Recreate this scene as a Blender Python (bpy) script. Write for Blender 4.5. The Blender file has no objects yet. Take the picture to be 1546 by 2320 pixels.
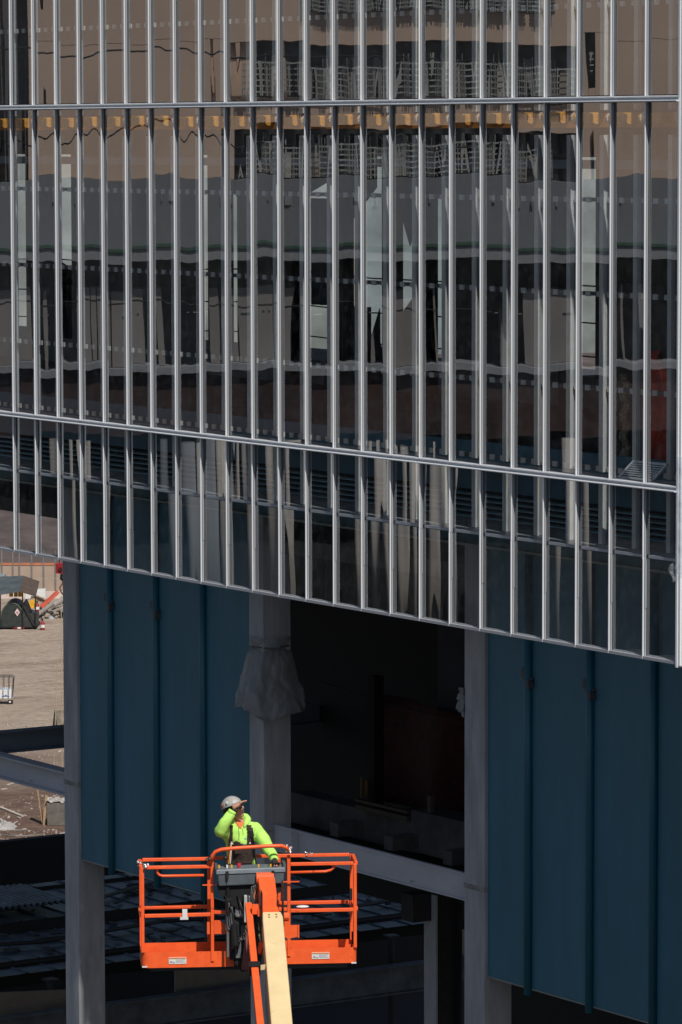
import bpy, bmesh, math, random
from mathutils import Vector, Matrix, Quaternion
R = math.radians
random.seed(7)
S = bpy.context.scene
COL = S.collection

# ------------------------------------------------------------------ camera, light, exposure
CAM = Vector((41.7574, -27.2106, 25.0))
F_PX, PITCH, ROLL, YAW = 9474.93, 0.0898035, -0.0021180, -0.9912766
fwd = Vector((math.sin(YAW)*math.cos(PITCH), math.cos(YAW)*math.cos(PITCH), -math.sin(PITCH)))
rgt = Vector((math.cos(YAW), -math.sin(YAW), 0))
upv = rgt.cross(fwd)
rgt, upv = rgt*math.cos(ROLL)+upv*math.sin(ROLL), -rgt*math.sin(ROLL)+upv*math.cos(ROLL)
cd = bpy.data.cameras.new('camera'); cam = bpy.data.objects.new('camera', cd); COL.objects.link(cam)
cd.sensor_fit = 'VERTICAL'; cd.sensor_height = 36; cd.lens = F_PX*36/2320
cd.clip_start = 1; cd.clip_end = 5000
cam.matrix_world = Matrix((( rgt.x, upv.x, -fwd.x, CAM.x), (rgt.y, upv.y, -fwd.y, CAM.y), (rgt.z, upv.z, -fwd.z, CAM.z), (0,0,0,1)))
S.camera = cam

SUN_A, SUN_EL = R(13.3), R(50)
sunv = Vector((math.cos(SUN_A)*math.cos(SUN_EL), -math.sin(SUN_A)*math.cos(SUN_EL), math.sin(SUN_EL)))
W = bpy.data.worlds.new('World'); S.world = W; W.use_nodes = True
nt = W.node_tree; nt.nodes.clear()
sky = nt.nodes.new('ShaderNodeTexSky'); sky.sky_type = 'NISHITA'; sky.sun_disc = False
sky.sun_elevation = SUN_EL; sky.sun_rotation = math.atan2(sunv.x, sunv.y)
bg = nt.nodes.new('ShaderNodeBackground'); bg.inputs[1].default_value = 0.065
wo = nt.nodes.new('ShaderNodeOutputWorld')
nt.links.new(sky.outputs[0], bg.inputs[0]); nt.links.new(bg.outputs[0], wo.inputs[0])
sl = bpy.data.lights.new('sun', 'SUN'); sl.energy = 4.0; sl.angle = R(0.53); sl.color = (1, .955, .88)
so = bpy.data.objects.new('sun', sl); COL.objects.link(so); so.rotation_euler = sunv.to_track_quat('Z', 'Y').to_euler()
S.view_settings.view_transform = 'Standard'; S.view_settings.look = 'None'
S.view_settings.exposure = 0; S.view_settings.gamma = 1

# ------------------------------------------------------------------ projection helpers (a pixel of the photo -> a point on a real plane)
def ray(x, y): return fwd + rgt*((x-773)/F_PX) + upv*((1160-y)/F_PX)
def on(ax, v, x, y):
    d = ray(x, y); return CAM + d*((v-CAM[ax])/d[ax])

# ------------------------------------------------------------------ materials
MATS = {}
def M(name, rgb, rough=.6, metal=0., var=.12, scale=4., bump=0., bscale=60., rgb2=None, stretch=(1,1,1), spec=.5, chips=None):
    if name in MATS: return MATS[name]
    m = bpy.data.materials.new(name); m.use_nodes = True; n = m.node_tree.nodes; l = m.node_tree.links
    b = n['Principled BSDF']; b.inputs['Roughness'].default_value = rough; b.inputs['Metallic'].default_value = metal
    b.inputs['Specular IOR Level'].default_value = spec
    tc = n.new('ShaderNodeTexCoord'); mp = n.new('ShaderNodeMapping'); mp.inputs['Scale'].default_value = stretch
    l.new(tc.outputs['Object'], mp.inputs[0])
    nz = n.new('ShaderNodeTexNoise'); nz.inputs['Scale'].default_value = scale; nz.inputs['Detail'].default_value = 6; nz.inputs['Roughness'].default_value = .62
    l.new(mp.outputs[0], nz.inputs[0])
    cr = n.new('ShaderNodeValToRGB'); cr.color_ramp.elements[0].position = .3; cr.color_ramp.elements[1].position = .72
    c2 = rgb2 or tuple(c*(1-var*2) for c in rgb)
    cr.color_ramp.elements[0].color = (*c2, 1); cr.color_ramp.elements[1].color = (*[min(1, c*(1+var*.4)) for c in rgb], 1)
    l.new(nz.outputs[0], cr.inputs[0]); l.new(cr.outputs[0], b.inputs['Base Color'])
    if chips:
        cn = n.new('ShaderNodeTexNoise'); cn.inputs['Scale'].default_value = chips[1]; cn.inputs['Detail'].default_value = 8; cn.inputs['Roughness'].default_value = .7
        l.new(mp.outputs[0], cn.inputs[0]); c3 = n.new('ShaderNodeValToRGB'); c3.color_ramp.elements[0].position = chips[2]; c3.color_ramp.elements[1].position = chips[2]+chips[3]
        c3.color_ramp.elements[0].color = (0,0,0,1); c3.color_ramp.elements[1].color = (chips[4],)*3+(1,); l.new(cn.outputs[0], c3.inputs[0])
        xm = n.new('ShaderNodeMix'); xm.data_type = 'RGBA'; l.new(c3.outputs[0], xm.inputs[0]); l.new(cr.outputs[0], xm.inputs[6]); xm.inputs[7].default_value = (*chips[0], 1)
        l.new(xm.outputs[2], b.inputs['Base Color'])
    if bump:
        n2 = n.new('ShaderNodeTexNoise'); n2.inputs['Scale'].default_value = bscale; n2.inputs['Detail'].default_value = 4
        bp = n.new('ShaderNodeBump'); bp.inputs['Strength'].default_value = bump; bp.inputs['Distance'].default_value = .02
        l.new(mp.outputs[0], n2.inputs[0]); l.new(n2.outputs[0], bp.inputs['Height']); l.new(bp.outputs[0], b.inputs['Normal'])
    MATS[name] = m; return m

def glass_mat(name, tint, ior, extra_dust=.012):
    m = bpy.data.materials.new(name); m.use_nodes = True; n = m.node_tree.nodes; l = m.node_tree.links; n.clear()
    o = n.new('ShaderNodeOutputMaterial'); t = n.new('ShaderNodeBsdfTransparent'); t.inputs[0].default_value = (*tint, 1)
    g = n.new('ShaderNodeBsdfGlossy'); g.inputs['Roughness'].default_value = 0.0; g.inputs[0].default_value = (.97, .98, 1, 1)
    mx = n.new('ShaderNodeMixShader'); mx.inputs[0].default_value = ior; l.new(t.outputs[0], mx.inputs[1]); l.new(g.outputs[0], mx.inputs[2])
    d = n.new('ShaderNodeBsdfDiffuse'); d.inputs[0].default_value = (.6, .62, .63, 1)
    tc = n.new('ShaderNodeTexCoord'); nz = n.new('ShaderNodeTexNoise'); nz.inputs['Scale'].default_value = 9; nz.inputs['Detail'].default_value = 5
    mr = n.new('ShaderNodeMapRange'); mr.inputs[1].default_value = .45; mr.inputs[2].default_value = .8; mr.inputs[4].default_value = extra_dust*3
    l.new(tc.outputs['Object'], nz.inputs[0]); l.new(nz.outputs[0], mr.inputs[0])
    m2 = n.new('ShaderNodeMixShader'); l.new(mr.outputs[0], m2.inputs[0]); l.new(mx.outputs[0], m2.inputs[1]); l.new(d.outputs[0], m2.inputs[2])
    l.new(m2.outputs[0], o.inputs[0]); return m

def film_mat():
    m = bpy.data.materials.new('plastic_film'); m.use_nodes = True; n = m.node_tree.nodes; l = m.node_tree.links; n.clear()
    o = n.new('ShaderNodeOutputMaterial'); t = n.new('ShaderNodeBsdfTransparent'); t.inputs[0].default_value = (.9, .92, .94, 1)
    g = n.new('ShaderNodeBsdfPrincipled'); g.inputs['Base Color'].default_value = (.75, .78, .82, 1); g.inputs['Roughness'].default_value = .15
    mx = n.new('ShaderNodeMixShader'); mx.inputs[0].default_value = .16
    l.new(t.outputs[0], mx.inputs[1]); l.new(g.outputs[0], mx.inputs[2]); l.new(mx.outputs[0], o.inputs[0]); return m

GLASS = glass_mat('coated_glass', (.92, .955, .965), .28)
FILM = film_mat()
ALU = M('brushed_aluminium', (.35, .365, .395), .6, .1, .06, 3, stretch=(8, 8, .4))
ALUTIP = M('glint_white_aluminium', (.82, .835, .86), .5, .2, .04, 3, stretch=(8, 8, .5))  # whiter than the fin sides: the sun glint on the tips is painted in
ALUGREY = M('anodised_grey', (.40, .43, .48), .45, .35, .08, 5)
LIPM = M('anodised_lip', (.80, .82, .85), .4, .3, .05, 6)
INNERM = M('mill_finish_mullion', (.80, .79, .76), .5, .1, .08, 5)
TEAL = M('teal_panel', (.047, .162, .232), .5, 0, .10, 1.1, bump=.12, bscale=2, stretch=(2.5,1,.5), chips=((.10,.17,.21), 3.5, .56, .25, .45))
TEALRIB = M('teal_rib', (.010, .105, .16), .4, 0, .1, 2)
TEALEDGE = M('teal_sheet_edge', (.30, .33, .32), .5, .2)
CONC = M('pale_steel_paint', (.40, .40, .42), .65, 0, .16, 2.2, bump=.1, bscale=30, stretch=(3, 3, .6), chips=((.20,.17,.14), 3, .60, .15, .7))
CONCD = M('grey_concrete', (.11, .118, .125), .85, 0, .25, 2.5, bump=.3, bscale=25)
DARKC = M('dark_concrete', (.09, .085, .08), .9, 0, .25, 1.5, bump=.2)
BLACKM = M('black_and_shade', (.006, .006, .007), .8, 0, .3, 3)  # near-black for black parts and for painted deep shade
NAVY = M('navy_sheathing', (.028, .033, .055), .7, 0, .15, 1.5)
REDNET = M('red_debris_net', (.085, .009, .008), .8, 0, .35, 7, bump=.4, bscale=40)
DARKST = M('dark_steel', (.03, .032, .035), .6, .3, .2, 6)
GALV = M('galvanised_deck', (.125, .16, .195), .5, .3, .4, 3, bump=.15, bscale=20)
BEAMP = M('pale_beam_primer', (.46, .46, .49), .6, 0, .1, 1.2, bump=.05, stretch=(.8, 1, 2), chips=((.2,.2,.2), 2.2, .64, .06, .8))
ORANGE = M('orange_lift_paint', (.92, .135, .03), .42, 0, .10, 7, rgb2=(.82, .10, .022), bump=.04, bscale=30, chips=((.16,.05,.03), 16, .63, .04, .8))
CREAM = M('cream_boom_paint', (.80, .62, .34), .45, 0, .07, 3, bump=.03, chips=((.34,.25,.14), 7, .62, .12, .7))
GREYBOX = M('grey_console_plastic', (.095, .115, .13), .5, 0, .15, 9)
BLACK = M('black_rubber', (.012, .012, .013), .5, 0, .2, 9)
WHITE = M('white_paint', (.75, .75, .73), .5, 0, .08, 6)
SILVER = M('silver_tape', (.7, .7, .72), .28, .9, .2, 40, bump=.8, bscale=60)
LIME = M('lime_hoodie_cloth', (.52, .90, .17), .85, 0, .06, 10, bump=.35, bscale=18)
BROWN = M('brown_duck_canvas', (.045, .027, .021), .9, 0, .25, 14, bump=.4, bscale=40)
SKIN = M('skin', (.55, .27, .18), .5, 0, .12, 18)
ORSHIRT = M('orange_shirt', (.85, .2, .05), .8)
YELLOW = M('yellow_plastic', (.85, .45, .03), .5, 0, .15, 5)
RED = M('red_paint', (.33, .022, .028), .45, 0, .15, 8)
TANWOOD = M('tan_wood', (.45, .30, .17), .7, 0, .25, 6, bump=.3, stretch=(1, 6, 6))

# ------------------------------------------------------------------ mesh builder
class MB:
    def __init__(s): s.v = []; s.f = []; s.mi = []; s.m = 0
    def add(s, vs, fs):
        o = len(s.v); s.v += [tuple(v) for v in vs]; s.f += [tuple(i+o for i in f) for f in fs]; s.mi += [s.m]*len(fs); return s
    def box(s, x0, x1, y0, y1, z0, z1):
        x0, x1 = sorted((x0, x1)); y0, y1 = sorted((y0, y1)); z0, z1 = sorted((z0, z1))
        return s.add([(x0,y0,z0),(x1,y0,z0),(x1,y1,z0),(x0,y1,z0),(x0,y0,z1),(x1,y0,z1),(x1,y1,z1),(x0,y1,z1)],
              [(0,3,2,1),(4,5,6,7),(0,1,5,4),(1,2,6,5),(2,3,7,6),(3,0,4,7)])
    def bar(s, a, b, w, h, up=(0,0,1)):
        a = Vector(a); b = Vector(b); d = (b-a).normalized(); up = Vector(up)
        if abs(d.dot(up)) > .98: up = Vector((0,1,0))
        x = d.cross(up).normalized()*(w/2); y = x.cross(d).normalized()*(h/2)
        vs = [a-x-y, a+x-y, a+x+y, a-x+y, b-x-y, b+x-y, b+x+y, b-x+y]
        return s.add(vs, [(0,3,2,1),(4,5,6,7),(0,1,5,4),(1,2,6,5),(2,3,7,6),(3,0,4,7)])
    def tube(s, pts, r, n=8, cap=True):
        pts = [Vector(p) for p in pts]; rings = []
        rs = r if isinstance(r, (list, tuple)) else [r]*len(pts)
        prev = None
        for i, p in enumerate(pts):
            d = (pts[min(i+1, len(pts)-1)]-pts[max(i-1, 0)]).normalized()
            if prev is None:
                x = d.orthogonal().normalized()
            else:
                x = (prev - d*prev.dot(d)).normalized()
            prev = x; y = d.cross(x)
            rings.append([p+x*rs[i]*math.cos(2*math.pi*k/n)+y*rs[i]*math.sin(2*math.pi*k/n) for k in range(n)])
        vs = [v for rg in rings for v in rg]; fs = []
        for i in range(len(pts)-1):
            for k in range(n):
                k2 = (k+1) % n; fs.append((i*n+k, i*n+k2, (i+1)*n+k2, (i+1)*n+k))
        if cap: fs += [tuple(range(n))[::-1], tuple((len(pts)-1)*n+k for k in range(n))]
        return s.add(vs, fs)
    def prism(s, poly, d):          # extrude a planar polygon by vector d
        n = len(poly); d = Vector(d); a = [Vector(p) for p in poly]; vs = a+[p+d for p in a]
        return s.add(vs, [tuple(range(n))[::-1], tuple(range(n, 2*n))]+[(i, (i+1) % n, n+(i+1) % n, n+i) for i in range(n)])
    def ball(s, c, r, nu=10, nv=7, sq=(1,1,1)):
        c = Vector(c); vs = [c+Vector((0,0,r*sq[2]))]
        for i in range(1, nv):
            t = math.pi*i/nv
            for k in range(nu):
                p = 2*math.pi*k/nu; vs.append(c+Vector((r*sq[0]*math.sin(t)*math.cos(p), r*sq[1]*math.sin(t)*math.sin(p), r*sq[2]*math.cos(t))))
        vs.append(c-Vector((0,0,r*sq[2]))); fs = [(0, 1+k, 1+(k+1) % nu) for k in range(nu)]
        for i in range(nv-2):
            for k in range(nu): a = 1+i*nu; fs.append((a+k, a+nu+k, a+nu+(k+1) % nu, a+(k+1) % nu))
        a = 1+(nv-2)*nu; fs += [(len(vs)-1, a+(k+1) % nu, a+k) for k in range(nu)]
        return s.add(vs, fs)
    def grid(s, fn, nu, nv):
        vs = [fn(i/nu, j/nv) for j in range(nv+1) for i in range(nu+1)]
        return s.add(vs, [(j*(nu+1)+i, j*(nu+1)+i+1, (j+1)*(nu+1)+i+1, (j+1)*(nu+1)+i) for j in range(nv) for i in range(nu)])
    def mesh(s, name, mats, off=(0,0,0), smooth=False):
        me = bpy.data.meshes.new(name); o = Vector(off)
        me.from_pydata([tuple(Vector(v)-o) for v in s.v], [], s.f)
        for m in (mats if isinstance(mats, (list, tuple)) else [mats]): me.materials.append(m)
        me.polygons.foreach_set('material_index', s.mi)
        if smooth: me.polygons.foreach_set('use_smooth', [True]*len(s.f))
        me.update(); return me

def tag(o, label=None, cat=None, group=None, kind=None):
    if label: o['label'] = label
    if cat: o['category'] = cat
    if group: o['group'] = group
    if kind: o['kind'] = kind
    return o
def thing(name, label, cat, loc=(0,0,0), rz=0, group=None):
    e = bpy.data.objects.new(name, None); COL.objects.link(e); e.location = loc; e.rotation_euler = (0,0,rz); e.empty_display_size = .1
    return tag(e, label, cat, group)
def obj(name, mb, mat, parent=None, world=False, smooth=False, bevel=0, label=None, solid=0, recalc=True):
    off = (0,0,0)
    if world and parent is not None: off = tuple(parent.location)
    me = mb if isinstance(mb, bpy.types.Mesh) else mb.mesh(name, mat, off, smooth)
    if recalc and not isinstance(mb, bpy.types.Mesh):
        bm = bmesh.new(); bm.from_mesh(me); bmesh.ops.recalc_face_normals(bm, faces=bm.faces); bm.to_mesh(me); bm.free()
    o = bpy.data.objects.new(name, me); COL.objects.link(o)
    if parent is not None: o.parent = parent
    if solid:
        md = o.modifiers.new('thick', 'SOLIDIFY'); md.thickness = solid; md.offset = 0
    if bevel:
        md = o.modifiers.new('bevel', 'BEVEL'); md.width = bevel; md.segments = 2; md.limit_method = 'ANGLE'; md.angle_limit = R(40)
    if label: o['label'] = label
    return o
def dupl(o, parent, loc=(0,0,0), name=None):
    c = o.copy(); COL.objects.link(c); c.parent = parent; c.location = loc
    if name: c.name = name
    return c
def single(name, mb, mat, label, cat, group=None, base=None, **k):       # a thing of one mesh, origin at its base
    vs = [Vector(v) for v in mb.v]
    c = Vector(base) if base else Vector((sum(v.x for v in vs)/len(vs), sum(v.y for v in vs)/len(vs), min(v.z for v in vs)))
    me = mb.mesh(name, mat, c, k.pop('smooth', False))
    bm = bmesh.new(); bm.from_mesh(me); bmesh.ops.recalc_face_normals(bm, faces=bm.faces); bm.to_mesh(me); bm.free()
    o = obj(name, me, mat, None, **k); o.location = c
    return tag(o, label, cat, group)

ORD = 'zeroth first second third fourth fifth sixth seventh eighth ninth tenth eleventh twelfth thirteenth fourteenth fifteenth sixteenth seventeenth eighteenth nineteenth twentieth twenty-first twenty-second twenty-third twenty-fourth twenty-fifth twenty-sixth twenty-seventh twenty-eighth twenty-ninth'.split()
# ================================================================== GROUND
def ground_mat():
    m = bpy.data.materials.new('dirt_yard'); m.use_nodes = True; n = m.node_tree.nodes; l = m.node_tree.links; b = n['Principled BSDF']
    b.inputs['Roughness'].default_value = .95; b.inputs['Specular IOR Level'].default_value = .1
    tc = n.new('ShaderNodeTexCoord')
    def noise(sc, det, stretch=(1,1,1), rot=0):
        mp = n.new('ShaderNodeMapping'); mp.inputs['Scale'].default_value = stretch; mp.inputs['Rotation'].default_value = (0,0,rot)
        l.new(tc.outputs['Object'], mp.inputs[0]); z = n.new('ShaderNodeTexNoise'); z.inputs['Scale'].default_value = sc; z.inputs['Detail'].default_value = det
        z.inputs['Roughness'].default_value = .65; l.new(mp.outputs[0], z.inputs[0]); return z
    def ramp(src, p0, p1, c0, c1):
        r = n.new('ShaderNodeValToRGB'); r.color_ramp.elements[0].position = p0; r.color_ramp.elements[1].position = p1
        r.color_ramp.elements[0].color = (*c0, 1); r.color_ramp.elements[1].color = (*c1, 1); l.new(src, r.inputs[0]); return r
    def mix(f, a, c):
        x = n.new('ShaderNodeMix'); x.data_type = 'RGBA'; l.new(f, x.inputs[0]); l.new(a, x.inputs[6]); l.new(c, x.inputs[7]); return x.outputs[2]
    fine = noise(2.2, 8); base = ramp(fine.outputs[0], .3, .7, (.31, .245, .19), (.46, .38, .31))
    fine2 = noise(1.6, 8); brown = ramp(fine2.outputs[0], .3, .72, (.085, .052, .038), (.20, .132, .10))
    # the damp, darker strip of the yard (nearer the building) and ruts across it
    sep = n.new('ShaderNodeVectorMath'); sep.operation = 'DOT_PRODUCT'; sep.inputs[1].default_value = (-.837, .547, 0); l.new(tc.outputs['Object'], sep.inputs[0])
    mr = n.new('ShaderNodeMapRange'); mr.inputs[1].default_value = 128; mr.inputs[2].default_value = 104; l.new(sep.outputs['Value'], mr.inputs[0])
    rut = noise(.12, 5, (1, .35, 1), R(56.8)); ad = n.new('ShaderNodeMath'); ad.operation = 'MULTIPLY_ADD'; ad.inputs[1].default_value = 1.6; ad.inputs[2].default_value = -.72
    l.new(rut.outputs[0], ad.inputs[0]); a2 = n.new('ShaderNodeMath'); a2.operation = 'ADD'; a2.use_clamp = True
    l.new(ad.outputs[0], a2.inputs[0]); l.new(mr.outputs[0], a2.inputs[1])
    r2 = noise(.3, 9, (1, .4, 1), R(66)); rr = ramp(r2.outputs[0], .50, .66, (0,0,0), (.65,.65,.65))
    mx2 = n.new('ShaderNodeMath'); mx2.operation = 'MAXIMUM'; l.new(a2.outputs[0], mx2.inputs[0]); l.new(rr.outputs[0], mx2.inputs[1])
    c = mix(mx2.outputs[0], base.outputs[0], brown.outputs[0])
    l.new(c, b.inputs['Base Color'])
    bp = n.new('ShaderNodeBump'); bp.inputs['Strength'].default_value = .9; bp.inputs['Distance'].default_value = .25
    bn = noise(1.1, 9); l.new(bn.outputs[0], bp.inputs['Height']); l.new(bp.outputs[0], b.inputs['Normal'])
    return m
g = MB().add([(-2500,-2500,0),(2500,-2500,0),(2500,2500,0),(-2500,2500,0)], [(0,1,2,3)])
tag(obj('ground', g, ground_mat()), 'bare dirt construction yard, pale and dusty with brown ruts', kind='structure')

tag(obj('street', MB().add([(-260,-260,.02),(260,-260,.02),(260,24,.02),(-60,24,.02),(-260,-60,.02)], [(0,1,2,3,4)]), M('dark_asphalt', (.05,.05,.052), .9, 0, .15, .3)), 'unseen dark asphalt street below the building, added to cut warm bounce', kind='structure')  # unseen dark sheet added to cut the warm bounce off the dirt
# ================================================================== BUILDING STRUCTURE
m_ = .61
def FX(k): return (k-13)*m_
KX0 = -4                        # first fin built, just past the left edge of the picture
XL, XR = FX(KX0), FX(24)
ZB, ZM, ZT, ZH = 19.375, 21.218, 25.35, 29.48     # bottom rail, two ledges, upper storey head
def slab(z0, z1, label, name='concrete_slab', y0=1.35, mat=DARKC):
    single(name, MB().box(-38, 6.62, y0, 14, z0, z1), mat, label, 'floor slab', 'floor slabs of the glass building')
slab(20.95, 21.15, 'dark concrete floor slab behind the middle row of glass')
slab(24.75, 25.2, 'dark concrete slab edge behind the orange rolls', y0=1.0)
slab(29.3, 29.6, 'dark upper slab above the top row of glass')
slab(33.0, 33.4, 'unseen dark roof added over the glass building for its shade', name='shade_roof_slab')  # unseen roof, added so the upper mass casts its shade
single('soffit_slab', MB().box(-38, 6.62, 1.75, 14, 19.6, 19.8), DARKC, 'dark soffit slab over the black opening', 'soffit')
single('sun_block_wall', MB().box(6.64, 6.72, .2, 14, 14.95, 33), M('sun_block_grey', (.3, .31, .33), .6), 'unseen grey wall added round the right corner to keep sun out', 'wall')  # out of view, added solid to keep the sun out of the storeys
# dividing walls on the storey behind the glass, with gaps where daylight shows through
t = thing('partition_wall', 'dull grey partition walls with daylight gaps behind the middle glass', 'partition', (-10, 8, 21.15))
PART = M('unpainted_board', (.20, .19, .185), .85, 0, .15, .7)
edges = [(-38,-22.6),(-22.0,-21.0),(-20.4,-16.3),(-15.95,-15.35),(-15.05,-13.75),(-12.3,-12.0),(-10.9,-10.5),(-9.0,-6.1),(-5.5,6.6)]
for a, b in edges: obj('board', MB().box(a, b, 8, 8.12, 21.15, 24.74), PART, t, world=True)
for a, b in ((-38,-14.8),(-13.7,-9.8),(-7.5,6.6)): obj('board', MB().box(a, b, 8.02, 8.1, 21.15, 21.15+random.uniform(.35, .5)), PART, t, world=True)
for x in (-12.9, -11.45, -9.2, -5.75):
    mbp = MB().box(x-.09, x+.09, 7.6, 7.62, 21.15, 24.74).box(x-.09, x+.09, 7.78, 7.8, 21.15, 24.74).box(x-.01, x+.01, 7.62, 7.78, 21.15, 24.74)
    single('interior_post', mbp, DARKST, 'dark steel post inside the middle storey, %s from the left' % ORD[1+(-12.9, -11.45, -9.2, -5.75).index(x)], 'post', 'interior posts behind the glass')
for x, w in ((-9.55, .34), (-10.0, .2)):
    single('gas_cylinder_trolley', MB().box(x, x+.05, 6.6, 6.65, 21.15, 22.5).box(x+w, x+w+.05, 6.6, 6.65, 21.15, 22.5).box(x-.1, x+w+.1, 6.55, 6.6, 21.5, 21.56).box(x-.05, x+w+.1, 6.4, 6.8, 21.15, 21.55), BLACKM,
           ('right' if x > -9.8 else 'left')+' black hand trolley frame silhouetted inside the middle storey', 'trolley', 'hand trolleys inside the building')
BLUET = M('sky_blue_sheet', (.16, .26, .36), .55, 0, .2, 1.5, bump=.5, bscale=3)
# blue sheets added in place of the bluish sky seen through the openings
for i, (a, b, z0, z1, lab) in enumerate(((-19.4,-18.2,21.5,24.0,'added blue sheet for the sky in the left daylight gap'), (-10.4,-8.05,21.2,23.4,'added blue sheet for the sky low in the wide daylight gap'), (-14.75,-14.2,22.3,24,'narrow added blue sheet for the sky beside the middle daylight gap'))):
    single('sky_sheet', MB().grid(lambda u, v, a=a, b=b, z0=z0, z1=z1: (a+(b-a)*u, 9.2+.08*math.sin(u*15), z0+(z1-z0)*v), 20, 4), BLUET, lab, 'sky stand-in', 'blue sheets inside the building', smooth=True, solid=.01)
# dark sheets added to cut the bright gaps into ragged shapes
for i, (pts, lab) in enumerate((([(-15.0,21.15),(-13.6,21.15),(-13.7,22.5),(-14.3,23.3),(-15,22.0)], 'dark drape added slanting across the middle daylight gap'), ([(-12.1,21.15),(-10.6,21.15),(-10.6,22.6),(-11.2,22.1)], 'dark drape added low in the wide daylight gap'), ([(-10.6,24.74),(-8.8,24.74),(-9.0,23.2),(-9.5,23.9),(-10.6,24.2)], 'dark drape added at the top of the wide daylight gap'), ([(-6.2,21.15),(-5.4,21.15),(-5.4,22.9),(-5.8,22.2)], 'dark drape added in the right daylight gap'), ([(-22.7,21.15),(-20.9,21.15),(-21.3,22.6),(-22.3,22.9)], 'dark drape added in the left daylight gap'))):
    single('mask', MB().prism([(x, 8.3+.1*i, z) for x, z in pts], (0, .02, 0)), M('gap_mask_grey', (.07,.08,.085), .9, 0, .3, 1), lab, 'mask')
rd = random.Random(8)
for nm, pts in (('low in the right daylight gap', [(-6.25,21.15),(-5.35,21.15),(-5.35,22.75),(-5.7,22.95),(-6.25,22.7)]), ('high in the right daylight gap', [(-6.25,24.74),(-5.35,24.74),(-5.35,23.95),(-5.9,23.75),(-6.25,23.9)]), ('low in the leftmost daylight gaps', [(-22.8,21.15),(-20.2,21.15),(-20.2,22.5),(-20.9,23.2),(-21.6,22.6),(-22.8,22.9)]), ('high in the middle daylight gap', [(-14,24.74),(-12.1,24.74),(-12.1,24.2),(-12.9,23.6),(-13.4,24.3),(-14,24.1)])):
    single('mask', MB().prism([(x, 8.7, z) for x, z in pts], (0, .02, 0)), M('gap_mask_grey', (.07,.08,.085), .9, 0, .3, 1), 'added wide dark drape '+nm, 'mask')
for i in range(9):
    x = (-22.2, -16.2, -15.4, -13.4, -12.7, -11.7, -10.2, -9.4, -5.9)[i]; up_ = i % 2
    z0 = 24.74 if up_ else 21.15; dz = (-1 if up_ else 1)*rd.uniform(.7, 1.9); w_ = rd.uniform(.35, .9)
    single('mask', MB().prism([(x-w_, 8.9+.05*i, z0), (x+w_*.8, 8.9+.05*i, z0), (x+w_*rd.uniform(.1, .5), 8.9+.05*i, z0+dz*.55), (x+w_*rd.uniform(-.5, .2), 8.9+.05*i, z0+dz), (x-w_*.8, 8.9+.05*i, z0+dz*rd.uniform(.3, .7))], (0, .02, 0)), M('gap_mask_grey', (.07,.08,.085), .9, 0, .3, 1), 'added ragged dark drape in the daylight gaps, %s from the left' % ORD[i+1], 'mask')
for z in (21.7, 22.2, 22.75): single('guard_cable', MB().tube([(-26+2*i, 9.9, z+.04*math.sin(i*1.7)) for i in range(14)], .012, 5), BLACK, {21.7: 'lowest', 22.2: 'middle', 22.75: 'topmost'}[z]+' guard cable across the daylight gaps', 'cable')
# upper storey back wall
single('upper_partition', MB().box(-38, 6.6, 3.2, 3.3, 25.2, 29.3), M('upper_board', (.12, .10, .09), .85, 0, .15, .7), 'dim brown board wall behind the top row of glass', 'partition')

# ================================================================== GLASS FACADE
fac = thing('glass_facade', 'tall glass curtain wall with bright projecting aluminium fins over the blue panels', 'glass facade', (0, .08, ZB))
rows = [(ZB+.045, 20.462), (20.505, ZM-.004), (ZM+.075, ZT-.004), (ZT+.075, ZH)]
rg = random.Random(11)
for k in range(KX0, 24):
    x0, x1 = FX(k)+.013, FX(k+1)-.013
    for ri, (z0, z1) in enumerate(rows):
        tx, tz = rg.gauss(0, .0011), rg.gauss(0, .0006)
        bx, bz = rg.gauss(.0025, .003), rg.gauss(0, .001); ph = rg.uniform(0, 6.28); am = rg.uniform(.0001, .00042); ph2 = rg.uniform(0, 6.28)
        h = z1-z0; wv = x1-x0
        def fn(u, v):
            X = (u-.5)*wv; Z = (v-.5)*h
            y = tx*X+tz*Z+bx*(X*X)+bz*Z*Z*.25+am*.5*math.sin(1.6*Z+ph)*math.cos(9*X+ph2)+am*.16*math.sin(4.3*Z+ph2+6*X)+am*.42*math.cos(17*X+ph+.9*Z)
            return (x0+wv*u, .046+y, z0+h*v)
        mb = MB().grid(fn, 10, max(8, int(h*7)))
        obj('glass_pane', mb, GLASS, fac, world=True, smooth=True, recalc=False)
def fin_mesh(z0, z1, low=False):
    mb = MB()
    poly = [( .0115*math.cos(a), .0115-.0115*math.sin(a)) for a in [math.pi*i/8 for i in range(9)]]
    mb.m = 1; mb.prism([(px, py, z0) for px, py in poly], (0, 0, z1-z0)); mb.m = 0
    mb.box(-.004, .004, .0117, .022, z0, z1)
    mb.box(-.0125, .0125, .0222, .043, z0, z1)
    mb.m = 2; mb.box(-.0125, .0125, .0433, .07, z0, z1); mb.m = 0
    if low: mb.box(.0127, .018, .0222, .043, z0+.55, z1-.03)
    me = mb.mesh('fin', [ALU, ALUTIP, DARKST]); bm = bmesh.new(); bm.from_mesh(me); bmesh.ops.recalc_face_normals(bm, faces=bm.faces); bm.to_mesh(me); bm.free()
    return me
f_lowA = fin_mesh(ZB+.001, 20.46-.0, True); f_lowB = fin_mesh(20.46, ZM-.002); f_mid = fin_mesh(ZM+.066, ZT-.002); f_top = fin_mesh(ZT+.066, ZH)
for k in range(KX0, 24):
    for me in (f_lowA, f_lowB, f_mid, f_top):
        o = bpy.data.objects.new('fin', me); COL.objects.link(o); o.parent = fac; o.location = (FX(k)+rg.gauss(0, .0012), -.08, -ZB); o.rotation_euler.z = rg.gauss(0, .012)
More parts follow.
